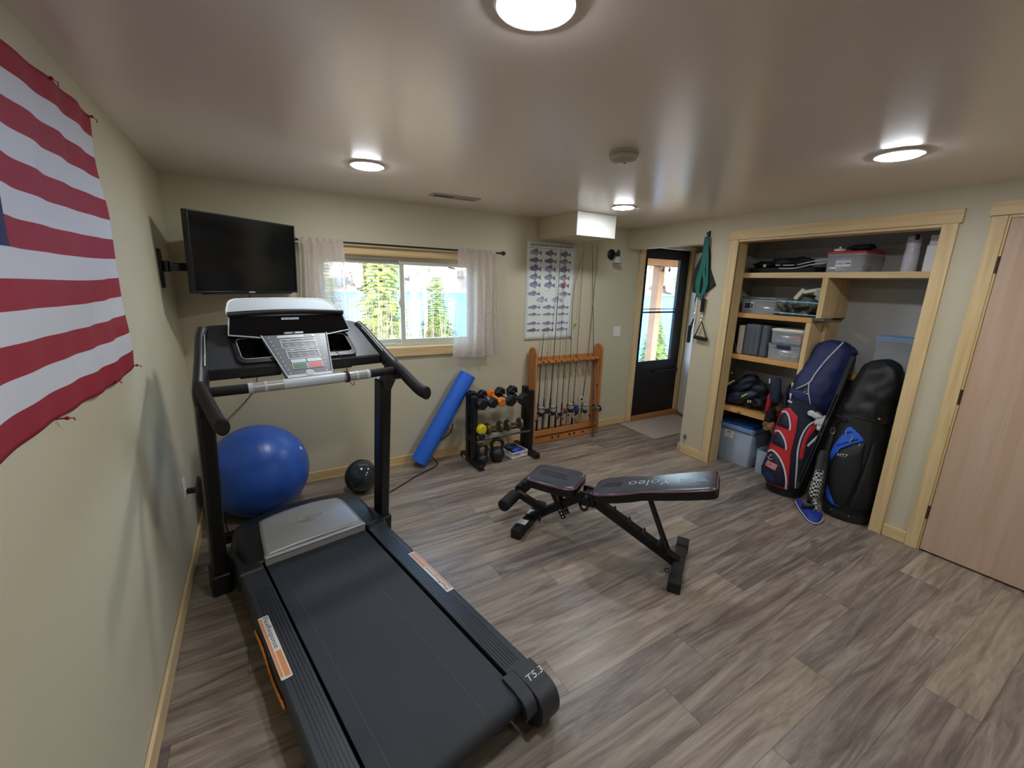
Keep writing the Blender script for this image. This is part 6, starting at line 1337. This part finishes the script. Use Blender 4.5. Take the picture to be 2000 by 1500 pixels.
bare(4.66, 9.5, gz(4.66, 9.5), .135, 8, 'thick pale trunk at the left of the right window pane', 'bark', 1)
bare(5.55, 11.0, gz(5.55, 11), .09, 8, 'slim forked pale trunk right of the thick one', 'bark', 2, .46)
bare(3.62, 11.3, gz(3.6, 11.3), .06, 8, 'thin dark trunk in front of the left fir', 'barkd', 3)
bare(3.2, 12.6, gz(3.2, 12.6), .05, 7, 'thin grey trunk near the left end of the window', 'bark', 4)
bare(4.35, 13.5, gz(4.35, 13.5), .05, 7, 'thin pale trunk behind the left fir', 'bark', 6)
bare(7.5, 15.0, gz(7.5, 15), .05, 6, 'distant thin trunk right of the short fir', 'bark', 7, nb=40)
b = MB(); random.seed(21)
for i in range(2200):
    x = random.uniform(0, 7.5); y = random.uniform(8.5, 16.5); z = gz(x, y); h = random.uniform(.5, 3.6)**1.; l = random.uniform(-.25, .25)
    if 6.6 < x*11/y < 9: h *= .45
    b.tube([(x, y, z), (x+l*.4, y, z+h*.6), (x+l, y+random.uniform(-.2, .2), z+h)], [.007, .005, .002], random.choice(['bark', 'bark', 'barkd']), 3)
tag(b.build('undergrowth', smooth=False), 'pale bare undergrowth stems on the bank', 'undergrowth', kind='stuff')
# porch
o = MB().box(3.3, 8.6, .16, 1.9, -.35, -.10, 'deckb').build('porch_deck', bevel=.005); tag(o, 'weathered porch deck outside the storm door', 'deck')
t = thing('porch_post', 'square timber porch post seen through the storm door', 'post', (6.50, 1.68, -.10)); MB().box(-.07, .07, -.07, .07, .0005, 2.08, 'porch').build('post', t, bevel=.006)
o = MB().box(3.3, 8.6, 1.60, 1.76, 1.985, 2.16, 'porch').build('porch_beam', bevel=.005); tag(o, 'timber beam across the top of the porch', 'beam')
o = MB().box(3.3, 8.6, .16, 1.95, 2.165, 2.20, 'porch').build('porch_roof'); tag(o, 'timber boards over the porch', 'roof')
t = thing('string_lights', 'dark string lights hanging along the porch beam', 'string lights', (6.2, 1.55, 1.95))
P_ = spline([(4.9, 1.593, 2.0), (5.4, 1.593, 1.975), (5.95, 1.593, 1.99), (6.45, 1.593, 1.965), (6.9, 1.593, 1.99), (7.5, 1.593, 1.97)], 8); MB().tube(P_, .004, 'cab', 6).build('wire', t, world=True)
for x in (5.45, 5.98, 6.49, 6.64, 7.1): z = min(P_, key=lambda p: abs(p.x-x)).z; MB().lathe([(.0005, -.085), (.016, -.075), (.021, -.055), (.016, -.035), (.010, -.028), (.010, 0), (.0005, .002)], 'bulb', 14, Matrix.Translation((x, 1.575, z))).build('bulb', t, world=True)
